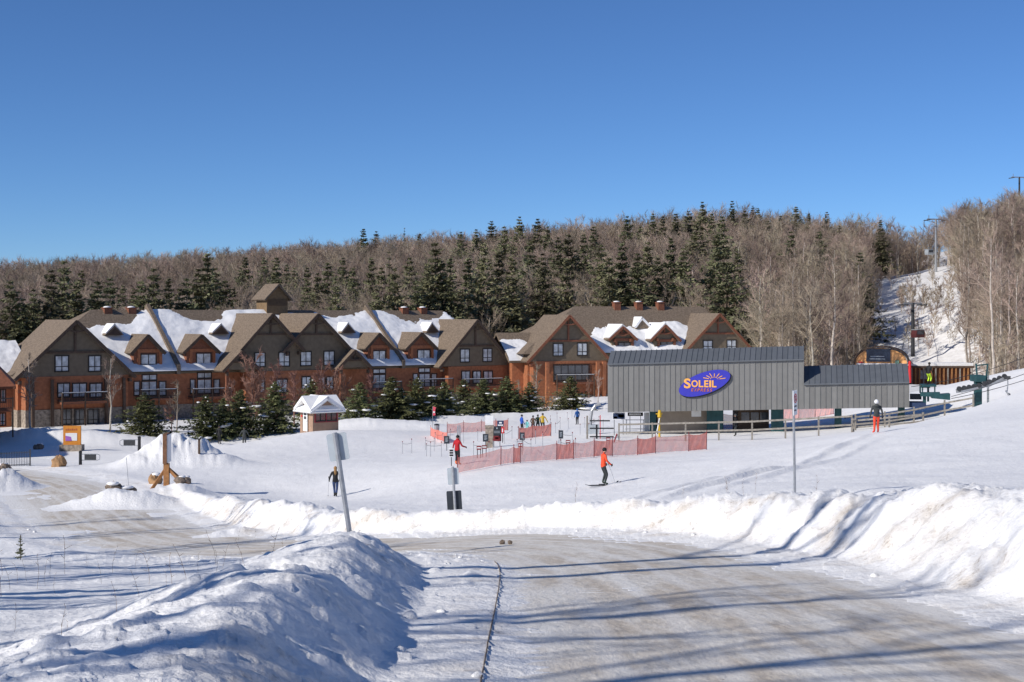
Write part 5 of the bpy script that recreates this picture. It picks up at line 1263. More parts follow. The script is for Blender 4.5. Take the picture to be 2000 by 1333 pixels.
p = at(1060, 146); person('person in mustard yellow jacket at the right of the waiting group', p, R_(-10), 1.84, 'yellow', 'black', head='black', legs=(((-.12, .02, .5), (-.2, -.06, .09)), ((.12, .06, .5), (.1, .1, .09))), arms=(((-.28, .0, 1.16), (-.30, .14, 1.0)), ((.34, .02, 1.18), (.46, .06, .95))), wide=1.15)
p = at(1127.5, 156); person('lone person in blue jacket standing back by the pines', p, R_(30), 1.75, 'midblue', 'black', head='midblue', headtype='hat', wide=1.1)
p = at(477, 130); person('person in grey jacket walking away left of the field', p, R_(5), 1.76, 'charcoal', 'charcoal', head='black', arms=(((-.32, -.02, 1.18), (-.42, .05, .96)), ((.32, -.02, 1.18), (.42, .05, .96))))
p = at(428, 131); person('person in black coat beside the small bare trees', p, R_(-30), 1.7, 'black', 'black', head='black', wide=1.15)
_u, _z = SA.uz(1815, 752, .2); p = Vector((SA.X+_u*SA.c-1.0*SA.s, SA.Y+_u*SA.s+1.0*SA.c, _z)); person('lift worker in black jacket and yellow green trousers bending on the lift machinery', p, R_(-50), 1.72, 'black', 'neon', head='black', legs=(((-.10, .22, .52), (-.11, .02, .10)), ((.10, .26, .52), (.11, .06, .10))), lean=(0, .10))
p = at(1437, 111); person('person in dark clothes standing behind the station fence', p, R_(70), 1.72, 'black', 'charcoal', head='charcoal')
# ------------------------------------------------------------------ young pines and shrubs in front of the lodges
PINE = [conifer(700+i, 4.6, (1.3, 1.2, 1.4, 1.15)[i], 24, 11, 11, .07, .12, 1.15, (M['pinebark'], M['needle_near']), .05, .35) for i in range(4)]
PL = [(283,851,764,'lone young pine standing in front of the left lodge gable'),(402,838,768,'left pine of the close trio beside the snow heap'),(437,839,776,'middle pine of the close trio beside the snow heap'),(470,836,758,'right and tallest pine of the trio beside the snow heap'),
 (537,836,743,'broad young pine just left of the ticket hut'),(612,803,735,'slim pine standing behind the ticket hut roof'),(703,827,745,'young pine just right of the ticket hut'),(765,813,733,'first pine of the row right of the hut pine'),(815,809,735,'snow flecked pine in the middle of the pine row'),
 (868,808,743,'narrow pine left of the back red net'),(905,806,740,'pine behind the red flag pole'),(945,808,737,'broad pine above the white topped pillar'),(990,797,733,'narrow pine at the right of the pine row'),(1035,803,744,'pine standing apart left of the orange leaved shrub'),(1115,794,733,'broad pine just left of the grey lift station'),
 (845,805,752,'short pine squeezed into the pine row'),(785,812,756,'short pine at the front of the pine row'),(1010,795,760,'low pine between the row and the lone right pine')]
gp = np.random.default_rng(5)
def foot_d(px, py, lo=90, hi=200):
    ds = np.arange(lo, hi, .5); x = (px-1000)/F*ds; z = ground(x, ds); e = np.abs(CZ-(py-HY)/F*ds-z); return float(ds[np.argmin(e)])
def base_d(px): return float(np.interp(px, [280, 400, 540, 620, 700, 950, 1120], [138, 140, 146, 152, 153, 168, 176]))
for i, (px, pb, pt, lab) in enumerate(PL):
    d = base_d(px) + (9 if 'behind' in lab else 0); x = (px-1000)/F*d; z = gz(x, d); h = CZ-(pt-HY)/F*d-z
    plant_tree('young_pine', PINE[i % 4], (x, d, z-.05), h/4.6*gp.uniform(1.1, 1.3), gp.uniform(0, 6.28), lab, 'pine', 'young pines in front of the lodges', h/4.6)
SHRUB = [bare_tree(800+i, 5.5, 16, 7, 7, .8, .12, .05, .014, (M['shrub'], M['shrub']), .9) for i in range(3)]
SLIM = [bare_tree(820+i, 7, 14, 6, 6, .55, .35, .06, .012, (M['bark'], M['twig']), .9) for i in range(2)]
for i, (px, pt, kind, lab) in enumerate([(60,690,1,'slim bare tree at the corner of the left lodge'),(215,690,1,'slim pale bare tree left of the lone pine'),(335,775,0,'low bare shrub right of the lone pine'),(490,690,0,'reddish bare shrub below the middle lodge gables'),(510,720,0,'reddish shrub left of the broad pine'),(575,725,0,'reddish shrub between broad pine and hut'),
   (655,715,0,'reddish shrub above the right of the hut roof'),(675,735,0,'bare shrub behind the hut pine'),(725,730,0,'bare shrub left of the pine row'),(690,755,0,'small bare shrub beside the hut pine'),(1048,705,1,'slim bare tree left of the middle lodge front'),(1168,720,1,'slim bare tree at the left end of the grey station'),(1150,740,0,'bare shrub left of the grey station'),(1012,740,1,'thin bare tree in the gap between the two lodges'),
   (455,740,0,'bare shrub above the pine trio'),(540,710,0,'tall reddish shrub behind the broad pine'),(630,705,0,'reddish shrub behind the ticket hut'),(345,740,1,'thin bare tree below the second dormer')]):
    d = base_d(px)+(6 if kind == 0 else 3); x = (px-1000)/F*d; z = gz(x, d); h = CZ-(pt-HY)/F*d-z; ms = SLIM[i % 2] if kind else SHRUB[i % 3]
    plant_tree('bare_shrub' if not kind else 'slim_tree', ms, (x, d, z), h/(7 if kind else 5.5), gp.uniform(0, 6.28), lab, 'shrub' if not kind else 'bare tree', 'bare shrubs and slim trees by the lodges')
# shrub with dry orange leaves
q = NB(); gg = np.random.default_rng(3); c = gg.normal(0, 1, (260, 3))*[.45, .45, .6]+[0, 0, 1.3]; c = c[c[:, 2] > .3]; a = gg.normal(0, .11, c.shape); b_ = gg.normal(0, .11, c.shape); q.tris(c, c+a, c+b_)
o = thing('dry_leaf_shrub', 'small shrub with dry orange leaves below the middle lodge', 'shrub', on_ground(1066, 172)); link('crown', q.mesh('crown', M['orange_leaf']), o); m = MB()
for k in range(7): m.tube([(0, 0, -.1), (.25*cos(k), .25*sin(k), .8), (.5*cos(k*1.1), .5*sin(k*1.1), 1.9)], [.03, .02, .008], 5)
m.build('stem', M['bark'], o)

# ------------------------------------------------------------------ ticket hut
M['hutwall'] = mat('hut_board', (.36, .235, .165), .8, .1, 3, .3, 20)
k0 = P3(611, 839, 130); K = thing('ticket_hut', 'small tan wooden ticket hut with snowy cross gable roof and white door', 'hut', (k0.x, k0.y, gz(k0.x, k0.y)-.05), radians(35)); K.scale = (1.12, 1.12, 1.12)
# local: corner at the origin, right face along +x (front), left face along +y
Wx, Wy, Hw = 2.35, 2.3, 1.75
m = MB(); m.box(0, Wx, 0, Wy, -.3, Hw); 
m.prism([(0, Hw), (Wy, Hw), (Wy/2, Hw+.85)], lambda a, c: (0, a, c), lambda a, c: (Wx, a, c)); m.prism([(0.002, Hw), (Wx-.002, Hw), (Wx/2, Hw+.85)], lambda a, c: (a, 0, c), lambda a, c: (a, Wy, c)); m.build('wall', M['hutwall'], K)
ov = .45
def cross_roof(z, t, mm, name, par, o_):
    m = MB(); R = Hw+.95+z; E = Hw-.12+z
    for s in (0, 1):   # ridge along x
        y1 = Wy/2; ye = (-o_ if s == 0 else Wy+o_); slab(m, (-o_, y1, R), (Wx+o_, y1, R), (Wx+o_, ye, E), (-o_, ye, E), t)
    for s in (0, 1):   # ridge along y
        x1 = Wx/2; xe = (-o_ if s == 0 else Wx+o_); slab(m, (x1, -o_, R), (x1, Wy+o_, R), (xe, Wy+o_, E+.004), (xe, -o_, E+.004), t)
    return m.build(name, mm, par)
kr = cross_roof(.02, .10, M['white'], 'roof', K, ov); cross_roof(.24, .22, M['roofsnow'], 'roof_snow', kr, ov-.04)
m = MB(); m.box(-.06, -.003, Wy*.38, Wy*.72, 0.02, 1.72); dr = m.build('door', M['white'], K); m = MB(); m.box(-.075, -.062, Wy*.46, Wy*.64, 1.0, 1.24); m.box(-.075, -.062, Wy*.46, Wy*.64, 1.32, 1.56); m.build('pane', M['darkpane'], dr)
m = MB(); m.blob((-.10, Wy*.42, .85), (.03, .03, .03), 6, 4); m.build('handle', M['black'], dr)
m = MB()
for (y0, y1, z0, z1) in ((Wy*.34, Wy*.38, 0, 1.78), (Wy*.72, Wy*.76, 0, 1.78), (Wy*.34, Wy*.76, 1.76, 1.82)): m.box(-.05, -.002, y0, y1, z0, z1)
m.build('door_frame', M['trim'], dr)
for a, b_ in ((.25, 1.12), (1.26, 2.12)): window(K, a, b_, .95, 1.6, 0, (), 2, True)
m = MB(); m.box(.1, 2.25, -.10, -.07, .78, .90); m.box(.12, .22, -.09, -.07, .9, 1.7); m.box(1.14, 1.24, -.09, -.07, .9, 1.7); m.box(2.14, 2.24, -.09, -.07, .9, 1.7); m.build('red_trim', mat('hut_red', (.26, .03, .045), .6, .15), K)
m = MB(); m.box(.85, 1.5, -.12, -.06, 1.72, 2.05); m.build('name_plate', M['hutwall'], K)
m = MB(); m.box(-.04, -.003, Wy*.80, Wy*.90, 1.15, 1.3); m.build('notice', M['red'], K)

# ------------------------------------------------------------------ nets
def net_mat(name, alpha, c=(1.0, .34, .26)):
    m = bpy.data.materials.new(name); m.use_nodes = True; nt = m.node_tree; N = nt.nodes; L = nt.links; N.remove(N['Principled BSDF'])
    d = N.new('ShaderNodeBsdfDiffuse'); t = N.new('ShaderNodeBsdfTranslucent'); tr = N.new('ShaderNodeBsdfTransparent'); a = N.new('ShaderNodeAddShader'); x = N.new('ShaderNodeMixShader')
    d.inputs[0].default_value = (*[v*1.0 for v in c], 1); t.inputs[0].default_value = (*[v*.9 for v in c], 1)
    mx = N.new('ShaderNodeMixShader'); mx.inputs[0].default_value = .4; L.new(d.outputs[0], mx.inputs[1]); L.new(t.outputs[0], mx.inputs[2])
    nz = N.new('ShaderNodeTexNoise'); nz.inputs['Scale'].default_value = 2.5; g_ = N.new('ShaderNodeNewGeometry'); L.new(g_.outputs['Position'], nz.inputs['Vector'])
    mr = N.new('ShaderNodeMapRange'); mr.inputs['To Min'].default_value = alpha-.12; mr.inputs['To Max'].default_value = alpha+.12; L.new(nz.outputs['Fac'], mr.inputs['Value'])
    L.new(mr.outputs[0], x.inputs[0]); L.new(tr.outputs[0], x.inputs[1]); L.new(mx.outputs[0], x.inputs[2]); L.new(x.outputs[0], N['Material Output'].inputs['Surface']); return m
M['net'] = net_mat('red_net', .56); M['netd'] = net_mat('red_net_doubled', .88)
def net_fence(label, pts, dense=(), wave=.06):
    """pts: (px, py_bottom, py_top, d)"""
    P = []
    for px, pb, pt, d in pts:
        x = (px-1000)/F*d; z = gz(x, d); P.append((Vector((x, d, z)), (pb-pt)*d/F))
    o = thing('safety_net', label, 'safety net', P[0][0], 0, 'red safety nets round the queue'); o0 = P[0][0]
    for i, (p, h) in enumerate(P):
        m = MB(); b = p-o0; m.tube([b-Vector((0, 0, .2)), b+Vector((.02, .02, h+.15))], .022, 6); m.build('pole', M['darkred'], o)
    for i in range(len(P)-1):
        (a, ha), (b, hb) = P[i], P[i+1]; n = 10; vs = []; fs = []
        for k in range(n+1):
            t = k/n; c = a.lerp(b, t)-o0; zg_ = gz(c.x+o0.x, c.y+o0.y)-o0.z; h = ha*(1-t)+hb*t; sg_ = .10*sin(pi*t)
            y = wave*sin(k*1.9+i)
            vs += [(c.x, c.y+y, zg_+.04), (c.x, c.y-y*.5, zg_+h*.5), (c.x, c.y+y*.3, zg_+h-sg_*h)]
        for k in range(n):
            for j in (0, 1): fs.append((k*3+j, (k+1)*3+j, (k+1)*3+j+1, k*3+j+1))
        m = MB(); m.add(vs, fs); m.build('net_panel', M['netd' if i in dense else 'net'], o)
def dd(px): return 80+(px-893)/487*15
net_fence('long red net fence across the field in front of the queue', [(px, 925-(px-893)*.092, 893-(px-893)*.096, dd(px)) for px in (893, 978, 1003, 1016, 1087, 1120, 1160, 1196, 1245, 1280, 1345, 1380)], (2, 4, 6, 8, 10))
net_fence('low dense orange net at the left corner of the queue', [(841, 852, 834, 127), (855, 855, 836, 124), (873, 858, 837, 121)], (0, 1))
net_fence('back red net fence along the foot of the pine bank', [(873, 849, 829, 131), (905, 846, 825, 133), (940, 843, 822, 135), (968, 840, 819, 137), (992, 838, 816, 139)], (3,))
net_fence('square red net in front of the waiting group', [(1013, 868, 845, 121), (1040, 868, 844, 122), (1076, 866, 842, 123)], (0, 1))
net_fence('pink red net seen under the right part of the lift hood', [(1530, 832, 802, 128), (1560, 831, 802, 128), (1592, 830, 801, 129), (1628, 828, 800, 129)], ())
net_fence('short pink net between hut and cabin under the hood', [(1412, 834, 803, 121), (1442, 834, 803, 121)], ())

# ------------------------------------------------------------------ queue poles, ropes, boards
qp = [(786,887),(804,886),(831,880),(833,892),(841,893),(848,882),(862,893),(850,868),(865,868),(880,862),(893,858),(905,866),(925,893),(933,862),(955,895),(963,884),(985,868),(1000,858),(1010,886),(1012,858),(1022,882),(1037,892),(1046,868),(1060,872),(1075,842),(1085,846),(1092,868),(1094,839),(1110,838),(1118,872),(1095,888),(1124,890),(1133,850),(1142,836),(1150,846),(1160,840),(1170,836),(1178,846),(1088,826),(1108,822),(1117,818),(1075,828)]
pole_m = MB().tube([(0, 0, -.15), (0, 0, 1.0)], .018, 6).mesh('shaft', M['steel']); cap_m = MB().tube([(0, 0, .93), (0, 0, 1.02)], .032, 6).mesh('cap', M['darkred'])
pole_pts = []
for px, py in qp:
    d = foot_d(px, py, 84, 165); x = (px-1000)/F*d; z = gz(x, d); o = thing('queue_pole', 'thin grey pole marking out the lift queue on the snow', 'pole', (x, d, z), 0, 'queue marker poles'); o.scale.z = gp.uniform(.85, 1.15); link('shaft', pole_m, o); link('cap', cap_m, o); pole_pts.append(Vector((x, d, z)))
for i, (a, b_) in enumerate(((0,1),(2,5),(3,6),(7,8),(9,10),(12,14),(16,17),(18,20),(23,24),(25,27),(29,26),(31,30),(34,36),(21,20))):
    catenary('queue_rope', 'thin rope strung between two queue poles', pole_pts[a]+Vector((0, 0, .8)), pole_pts[b_]+Vector((0, 0, .8)), .06, .012, 'rope', 'queue ropes', 6)
for (px0, px1, py0, py1, lab) in ((867,878,852,867,'dark board on a post behind the person in red'),(943,954,848,863,'dark board left of the tall red and black notice'),(1015,1025,845,860,'dark board at the left corner of the square red net'),(1091,1100,841,857,'dark board with a leaning pole in the middle of the queue')):
    panel_sign('notice_board', lab, 'sign', px0, px1, py0, py1, py1+15, foot_d((px0+px1)/2, py1+14, 90, 150), 'slate', 1, TX(4, .2, .8, 'signback', .25, .75), 'dark notice boards in the queue')
for (px0, px1, py0, py1, lab) in ((931,940,871,879,'left one of two dark red tags on the low frame'),(941,951,870,877,'right one of two dark red tags on the low frame'),(1012,1021,866,873,'dark red tag below the square red net'),(1105,1114,860,866,'dark red tag right of the leaning pole'),(1184,1192,855,861,'dark red tag by the corner of the station fence')):
    panel_sign('queue_tag', lab, 'sign', px0, px1, py0, py1, py1+18, foot_d((px0+px1)/2, py1+16, 86, 130), 'darkred', 2, [(.12, .88, .35, .65, 'white')], 'red queue tags')
panel_sign('tall_notice', 'tall notice with dark top and dark red bottom in the queue', 'sign', 962, 979, 833, 862, 873, 109, 'slate', 2, [(0, 1, 0, .36, 'darkred'), (.3, .7, .15, .26, 'white'), (.15, .85, .55, .58, 'signback'), (.15, .85, .65, .68, 'signback'), (.42, .58, .82, .92, 'signback')])
panel_sign('blue_notice', 'small navy sign above the tall notice', 'sign', 971, 984, 822, 833, 868, 119, 'navy', 2, [(.1, .9, .1, .3, 'white'), (.3, .7, .5, .75, 'white')]); panel_sign('red_notice', 'small red sign right of the tall notice', 'sign', 978, 985, 835, 847, 868, 117, 'red', 1, [(.35, .65, .2, .8, 'white')])
# stone pillar with white top
a = on_ground(955, 108); o = thing('map_pillar', 'grey stone pillar with a blank white board on top in the queue', 'pillar', a); m = MB(); m.box(-.27, .33, -.22, .22, -.2, 1.62); m.box(-.31, .37, -.26, .26, 1.5, 1.7); m.build('pillar', M['stone'], o); m = MB(); m.box(-.28, .32, -.05, .02, 1.72, 2.45); m.build('board', M['white'], o)
# flag
a = on_ground(845, 128); o = thing('red_flag', 'small red and white flag on a thin pole before the pines', 'flag', a); m = MB(); m.tube([(0, 0, -.1), (0, 0, 2.6)], .02, 6); m.build('flagpole', M['steel'], o); m = MB(); m.prism([(0, 1.75), (.25, 1.8), (.22, 2.25), (.3, 2.5), (0, 2.6)], lambda x, z: (x, .0, z), lambda x, z: (x, .03, z)); fl = m.build('cloth', mat('flag_red', (.72, .10, .14), .8, .1), o)
m = MB(); m.box(.05, .2, -.02, -.004, 2.0, 2.15); m.build('emblem', M['white'], fl)
a = on_ground(853, 128); o = thing('waste_bin', 'small grey bin beside the flag pole', 'bin', a); m = MB(); m.tube([(0, 0, -.1), (0, 0, .9)], [.22, .25], 10); m.build('body', M['steel'], o); m = MB(); m.blob((0, 0, .92), (.26, .26, .12), 10, 5); m.build('lid', M['black'], o)
# gate by the station corner
a = on_ground(1147, 113); o = thing('entry_gate', 'dark steel lift entry gate with turnstile bars left of the station', 'gate', a)
for x in (0, .75): m = MB(); m.box(x-.07, x+.07, -.07, .07, -.2, 1.85-.7*(x > 0)); m.build('post', M['greywood' if x == 0 else 'black'], o)
for k, (z, l) in enumerate(((.18, 1.9), (.85, 1.9), (1.45, 1.6))): m = MB(); m.box(.2, .2+l, -.05, .05, z-.05, z+.05); m.build('bar', M['black'], o)
m = MB(); m.box(1.0, 1.06, -.04, .04, 0, 1.9); m.build('upright', M['red'], o)
a = on_ground(1156, 122); o = thing('bent_pipe', 'curved grey ventilation pipe rising behind the entry gate', 'pipe', a); m = MB(); m.tube([(-.1, 0, -.2), (-.1, 0, 1.4), (0, 0, 2.0), (.3, 0, 2.45), (.75, 0, 2.6)], .13, 10); m.build('pipe', M['steel'], o); m = MB(); m.box(-.5, .6, -.3, .3, -.2, .8); m.build('housing', M['signback'], o)
for i, (px, lab) in enumerate(((1198, 'red and grey shovel marker leaning by the fence corner'),)):
    a = on_ground(px, 107); o = thing('trail_marker', lab, 'marker', a, .3); m = MB(); m.beam((0, 0, -.1), (.3, 0, .65), .16, .05); m.build('plate', M['darkred'], o); m = MB(); m.beam((.55, 0, -.1), (.3, .05, .65), .05, .05); m.build('strut', M['steel'], o)

# ------------------------------------------------------------------ signs on posts
def post_sign(name, label, px, pyb, pyt, d, tilt, panels, r=.035, front=False, square=False):
    b = on_ground(px, d); zt = CZ-(pyt-HY)/F*d; h = zt-b.z; o = thing(name, label, 'sign', (b.x, b.y, b.z)); o.rotation_euler = (0, tilt, 0)
    m = MB(); m.tube([(0, 0, -.4), (0, 0, h)], r, 8); m.build('post', M['steel' if not square else 'greywood'], o)
    for (x0, x1, z0, z1, mm, y, nm) in panels:
        z0 += h; z1 += h
        m = MB(); n = 5; rr = .05; P = []
        for cx, cz, a0 in ((x1-rr, z1-rr, 0), (x0+rr, z1-rr, 90), (x0+rr, z0+rr, 180), (x1-rr, z0+rr, 270)):
            for k in range(n): a = radians(a0+90*k/(n-1)); P.append((cx+rr*cos(a), cz+rr*sin(a)))
        m.prism(P, lambda x, z: (x, y, z), lambda x, z: (x, y+.012, z)); m.build(nm, M[mm], o)
        for z in (z0+.12, z1-.12): m = MB(); m.box(-.05, .05, y-.05, y-.002, z-.015, z+.015); m.build('clamp', M['darkmetal'], o)
    return o, h
M['palesign'] = mat('pale_blue_sheet', (.46, .51, .54), .5, .08, 3)
h_ = (1045-843)*31/F
post_sign('leaning_sign', 'leaning grey post with the pale back of a sign on the near snow bank', 689, 1045, 843, 31.0, R_(-8.5), [(-.20, .24, -.62, -.02, 'palesign', .045, 'panel')], .055)
h_ = (1010-912)*60/F
post_sign('double_sign', 'post with small pale panel above a large black panel seen from behind', 889, 1008, 912, 60.0, R_(-3.5), [(-.24, .24, -.76, -.05, 'palesign', .05, 'upper_panel'), (-.33, .30, -2.02, -1.02, 'slate', .05, 'lower_panel')], .06)
b = on_ground(1553, 36); zt = CZ-(762-HY)/F*36; hh = zt-b.z
o = thing('narrow_sign', 'thin post with a narrow white no parking sign turned almost edge on', 'sign', b); o.rotation_euler = (0, R_(-3.0), R_(62))
m = MB(); m.tube([(0, 0, -.4), (0, 0, hh)], .033, 8); m.build('post', M['steel'], o); m = MB(); m.box(-.16, .16, -.05, -.036, hh-.62, hh); bd = m.build('panel', M['white'], o)
def ring(m, c, r, w, y, n=20):
    for k in range(n):
        a0, a1 = 2*pi*k/n, 2*pi*(k+1)/n; m.beam((c[0]+r*cos(a0), y, c[1]+r*sin(a0)), (c[0]+r*cos(a1), y, c[1]+r*sin(a1)), w, .004, 0, (0, 1, 0))
m = MB(); ring(m, (0, hh-.2), .105, .03, -.054); m.beam((-.075, -.054, hh-.125), (.075, -.054, hh-.275), .028, .004, 0, (0, 1, 0)); m.build('prohibition_ring', M['red'], bd); m = MB(); m.box(-.025, .025, -.053, -.0505, hh-.26, hh-.14); m.box(-.02, .05, -.053, -.0505, hh-.165, hh-.14); m.build('letter', M['black'], bd)
m = MB(); m.box(-.1, .1, -.053, -.0505, hh-.42, hh-.38); m.box(-.1, .06, -.053, -.0505, hh-.52, hh-.48); m.build('lettering', M['black'], bd)
# big timber post
b = P3(326, 985, 80); b.z = gz(b.x, b.y); T = thing('timber_signpost', 'tall brown timber sign frame seen edge on with three braces', 'sign frame', b, R_(4)); hh = CZ-(848-HY)/F*80-b.z
m = MB(); m.box(-.17, .13, -.17, .17, -.4, 1.35); m.build('lower_post', M['timber'], T); m = MB(); m.box(-.20, .02, -.22, .9, 1.35, hh); m.build('sign_slab', mat('dark_plank', (.20, .10, .055), .8, .25, 5), T); m = MB(); m.box(.021, .10, -.15, .85, 1.4, hh-.05); m.build('sign_face', M['white'], T)
for (x, y) in ((-.85, -.35), (1.25, -.3), (1.30, .55)): m = MB(); m.beam((0, 0, 1.15), (x, y, -.15), .14, .16); m.build('brace', M['timber'], T)
# orange banner sign with stone base
b = P3(141, 884, 124); b.z = gz(b.x, b.y); o = thing('orange_sign', 'tall orange sign with a white and purple picture on a stone base', 'sign', b); w = 34*124/F; hh = CZ-(832-HY)/F*124-b.z
m = MB(); m.box(-w*.65, w*.62, -.45, .45, -.4, .55); m.build('stone_base', M['stone'], o); m = MB(); m.box(-w/2, w/2, -.10, .10, .55, hh); bd = m.build('board', mat('sign_board_orange', (.62, .24, .035), .6, .08), o)
m = MB(); m.box(-w*.36, w*.30, -.125, -.104, .55+(hh-.55)*.22, .55+(hh-.55)*.62); m.build('picture', M['white'], bd); m = MB(); m.prism([(-w*.36, .9), (w*.0, .9), (-w*.05, 1.25), (-w*.36, 1.35)], lambda a, c: (a, -.14, c), lambda a, c: (a, -.127, c)); m.build('picture_mark', mat('purple_ink', (.34, .13, .45), .6, .1), bd)
m = MB()
for k in range(6): m.box(-w*.36+k*w*.115, -w*.36+k*w*.115+w*.08, -.118, -.102, .55+(hh-.55)*.76, .55+(hh-.55)*(.83+.03*(k % 2)))
m.build('lettering', mat('orange_ink', (.42, .12, .05), .6, .1), bd)
# gate barriers
for (px, py, s, lab) in ((157, 914, 1, 'left black bollard with grey swinging gate arm across the road'), (272, 903, -1, 'right black bollard with grey swinging gate arm beside the snow heap')):
    b = P3(px, py, 104); b.z = gz(b.x, b.y); o = thing('gate_bollard', lab, 'barrier', b, 0, 'road barrier pair'); m = MB(); m.tube([(0, 0, -.2), (0, 0, .12), (0, 0, .8), (0, 0, .95)], [.14, .12, .11, .13], 10); m.blob((0, 0, .97), (.12, .12, .08), 10, 5); m.build('bollard', M['black'], o)
    m = MB(); m.tube([(s*.1, 0, .78), (s*1.25, 0, .78), (s*1.42, 0, .70), (s*1.42, 0, .42), (s*1.25, 0, .34), (s*.1, 0, .34)], .03, 6); m.build('arm', M['steel'], o); m = MB(); m.box(min(s*.3, s*1.15), max(s*.3, s*1.15), -.02, .02, .36, .76); m.build('plate', M['darkmetal'], o)
# stake near the rocks, marker posts
b = on_ground(253, 78); o = thing('snow_stake', 'thin leaning steel snow stake by the rocks', 'stake', b); m = MB(); m.tube([(0, 0, -.2), (-.18, 0, 2.0)], .016, 6); m.build('rod', M['steel'], o); m = MB(); m.tube([(-.175, 0, 1.9), (-.185, 0, 2.03)], .022, 6); m.build('tip', M['signback'], o)
b = on_ground(389, 100); o = thing('lantern_post', 'short dark wooden post with small lamp on the snow heap', 'post', b); m = MB(); m.box(-.07, .07, -.07, .07, -.3, 1.15); m.build('post', M['trim'], o); m = MB(); m.box(-.12, .12, -.12, .12, 1.15, 1.22); m.box(.05, .28, -.05, .05, 1.22, 1.30); m.build('lamp', M['black'], o)
# metal picket fence at the left edge
b = P3(-20, 926, 103); o = thing('picket_fence', 'black metal picket fence at the left picture edge', 'fence', (b.x, b.y, 0)); pitch = .12
for k in range(25):
    x = pitch*k; z = gz(b.x+x, b.y); m = MB(); m.box(x-.012, x+.012, -.012, .012, z-.1, z+1.05); m.build('picket', M['darkmetal'], o)
for zz_ in (.12, .98): m = MB(); m.beam((0, 0, gz(b.x, b.y)+zz_), (pitch*24, 0, gz(b.x+pitch*24, b.y)+zz_), .03, .04); m.build('rail', M['darkmetal'], o)
m = MB(); z = gz(b.x+pitch*24.3, b.y); m.box(pitch*24.3-.04, pitch*24.3+.04, -.04, .04, z-.2, z+1.2); m.build('end_post', M['darkmetal'], o)
# rocks
def rock(label, px, py, d, r, m_='rock', snow=True, seed=0, group='rocks in the snow', name='boulder'):
    b = on_ground(px, d); b.z += .05; o = thing(name, label, 'rock', b, seed*.7, group); m = MB(); m.blob((0, 0, r[2]*.35), r, 11, 8, .17, 0, seed); m.build('stone', M[m_], o)
    if snow: m = MB(); m.blob((r[0]*.1, r[1]*.2, r[2]*.35+r[2]*.80), (r[0]*.72, r[1]*.7, r[2]*.28), 10, 6, .12, 0, seed+5); m.build('snow_cap', M['roofsnow'], o, True)
rock('lone tan boulder by the road left of the barriers', 115, 917, 101, (.62, .5, .55), 'tanrock', False, 3)
rock('dark snow capped rock on the snow ridge by the road', 222, 968, 72.5, (.42, .4, .42), 'rock', True, 5); rock('long grey rock beside the dark one on the snow ridge', 248, 970, 72.8, (.55, .4, .36), 'rock', True, 6); rock('brown rock left of the timber frame', 303, 950, 84, (.52, .4, .42), 'tanrock', True, 7)
rock('snow covered rock at the right foot of the timber frame', 352, 990, 76, (.34, .3, .26), 'rock', True, 8); rock('small dark rock behind the timber frame', 362, 938, 87, (.34, .3, .3), 'rock', True, 9); rock('dark rock half buried in shade below the lodge corner', 75, 862, 126, (.5, .4, .35), 'rock', True, 10); rock('flat mossy rock at the left picture edge', 8, 934, 99, (.6, .5, .4), 'rock', True, 11)
rock('left one of two dark stones on the far road edge', 981, 1068, 34.2, (.07, .07, .07), 'rock', False, 12); rock('right one of two dark stones on the far road edge', 996, 1069, 34.0, (.06, .05, .05), 'rock', False, 13)
# snow chunks fallen from the banks
ck = [MB().blob((0, 0, .3), (1, .9, .7), 9, 6, .2, 0, 40+i).mesh('snow_chunk', M['roofsnow'], True) for i in range(4)]
cpos = [(875,1097,26),(870,1100,25.6),(780,1290,13),(800,1210,16),(640,1052,30),(610,1062,29),(655,1040,31),(575,1060,29),(700,1062,28.2),(720,1075,27)]
for i in range(60):
    k = int(gp.integers(40, len(RD)-160)); s = gp.choice([-1, 1]); e = RD[k, 3]+gp.uniform(-.2, .9); x = RD[k, 0]+_tan[k, 1]*s*e; y = RD[k, 1]-_tan[k, 0]*s*e
    if 9 < y < 62: cpos.append((x, y, None))
for i, c in enumerate(cpos):
    q = on_ground(c[0], c[2]) if c[2] else Vector((c[0], c[1], gz(c[0], c[1]))); r = gp.uniform(.025, .07)*(1.5 if c[2] else 1); o = link('snow_chunk', ck[i % 4], None, (q.x, q.y, q.z-.01)); o.scale = (r, r*gp.uniform(.8, 1.2), r*gp.uniform(.7, 1)); o.rotation_euler = (0, 0, gp.uniform(0, 6)); tag(o, 'lump of snow lying at the road edge', 'snow lump', 'snow lumps along the road')
# thin dark tube drawn as a line along the left edge of the road
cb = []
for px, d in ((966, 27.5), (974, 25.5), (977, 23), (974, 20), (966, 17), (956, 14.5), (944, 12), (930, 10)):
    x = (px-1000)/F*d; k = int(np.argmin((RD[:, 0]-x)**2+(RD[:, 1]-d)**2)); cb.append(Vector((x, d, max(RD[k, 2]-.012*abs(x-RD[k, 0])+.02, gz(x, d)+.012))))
o = thing('road_edge_line', 'thin dark line lying along the left road edge', 'cable', cb[0]); m = MB(); cc_ = []
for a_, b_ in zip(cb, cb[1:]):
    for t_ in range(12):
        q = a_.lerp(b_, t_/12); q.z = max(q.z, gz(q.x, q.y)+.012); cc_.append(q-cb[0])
m.tube(cc_, .008, 6); m.build('strand', M['rock'], o)
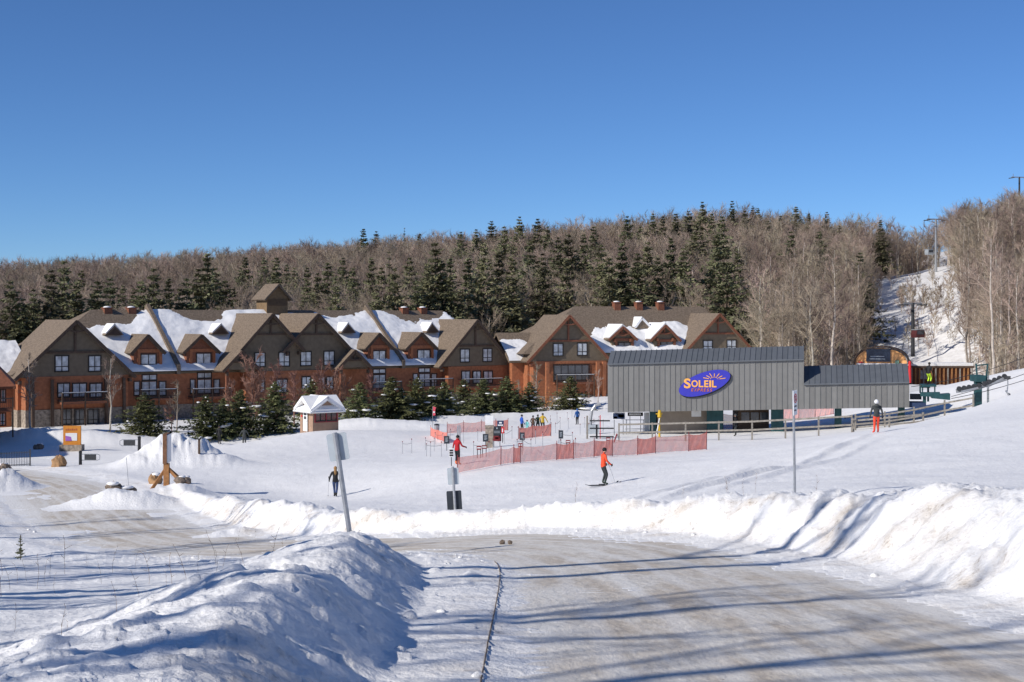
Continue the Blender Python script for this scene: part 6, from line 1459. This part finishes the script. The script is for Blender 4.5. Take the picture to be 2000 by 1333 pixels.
# sapling and dry weeds
SAP = conifer(900, 1.2, .62, 11, 6, 6, .12, -.25, 1.1, (M['pinebark'], M['needle_near']), 0)
b = on_ground(40, 40.5); plant_tree('spruce_sapling', SAP, b, .62, 1.0, 'tiny dark spruce sapling in the snow at the left edge', 'sapling', None)
M['straw'] = mat('dry_stem', (.20, .13, .075), .9, .2, 4)
WE = []
for i in range(4):
    q = NB(); gg = np.random.default_rng(60+i); A = []; B = []
    for k in range(1):
        p = np.array([*gg.normal(0, .08, 2), -.05]); d_ = np.array([*gg.normal(0, .16, 2), 1.0]); 
        for s_ in range(4):
            p2 = p+d_*.13; A.append(p); B.append(p2); p = p2; d_ = d_+np.array([*gg.normal(0, .12, 2), 0])
            if s_ > 0: t = p+np.array([*gg.normal(0, .05, 2), .05]); A.append(p); B.append(t)
    q.sticks(A, B, .0035, .002, 3); WE.append(q.mesh('dry_weed', M['straw']))
wl = [(px, py) for px, py in ((470,1060),(500,1058),(20,1120),(40,1140),(60,1150),(95,1130),(130,1120),(35,1155),(110,1160),(170,1110),(205,1120),(250,1110),(190,1140),(60,1135),(15,1165),(90,1148),(325,1150),(335,1165),(380,1130),(395,1125),(415,1120),(430,1115),(440,1105),(300,1140),(470,1110),(520,1100),(240,1190),(120,1270),(130,1268),(30,1235),(280,1165),(545,1085))]
for i, (px, py) in enumerate(wl):
    d = foot_d(px, py, 12, 60); q = on_ground(px, d); o = link('dry_weed', WE[i % 4], None, q); s = gp.uniform(.7, 1.6)*min(1, d/28); o.scale = (s, s, s); o.rotation_euler = (0, gp.normal(0, .12), gp.uniform(0, 6)); tag(o, 'dry brown weed stalk poking through the snow on the left', 'weed', 'dry weeds in the left snow')
for i, (px, d) in enumerate(((1130, 40), (1335, 42), (1430, 40), (1452, 40.5), (1480, 41), (1595, 37), (1890, 32), (1420, 41))):
    q = on_ground(px, d); o = link('dry_weed', WE[i % 4], None, q); s = gp.uniform(.8, 1.4); o.scale = (s, s, s); tag(o, 'dry weed stalk on the crest of the far snow bank', 'weed', 'dry weeds on the far bank')
# trees beyond the left edge of the picture: their shadows cross the road and the banks
SHT = [bare_tree(950+i, 17, 9, 4, 4, .7, .5, .27, .014, upright=.8) for i in range(3)]
SHT += [bare_tree(960+i, 17, 6, 3, 3, .6, .62, .26, .014, upright=.8) for i in range(2)]
for i, (x, y, s) in enumerate(((-21, -4, .95), (-23.5, 1.5, 1.0), (-17.5, 9.2, .7), (-26, 9, 1.0), (-22, 18, .9), (-29, 4, 1.1), (-33, 17, 1.1), (-18.5, 13.0, 1.4), (-20, 8.8, 1.45), (-16.5, 4.6, 1.0), (-19.5, -1.6, 1.15), (-25, 15.5, .9), (-28.5, 21, 1.0), (-23, 24, .85), (-31, 30, 1.0), (-27, 35, .9), (-33.5, 43, 1.0), (-37, 50, .9), (-30, 12, 1.0), (-34, 24, 1.0))):
    o = plant_tree('bare_tree', SHT[(3+i % 2) if i < 9 else i % 3], (x, y, gz(x, y)), s, i*1.3, 'leafless tree beyond the left picture edge whose shadow crosses the snow', 'bare tree', 'trees left of the picture')
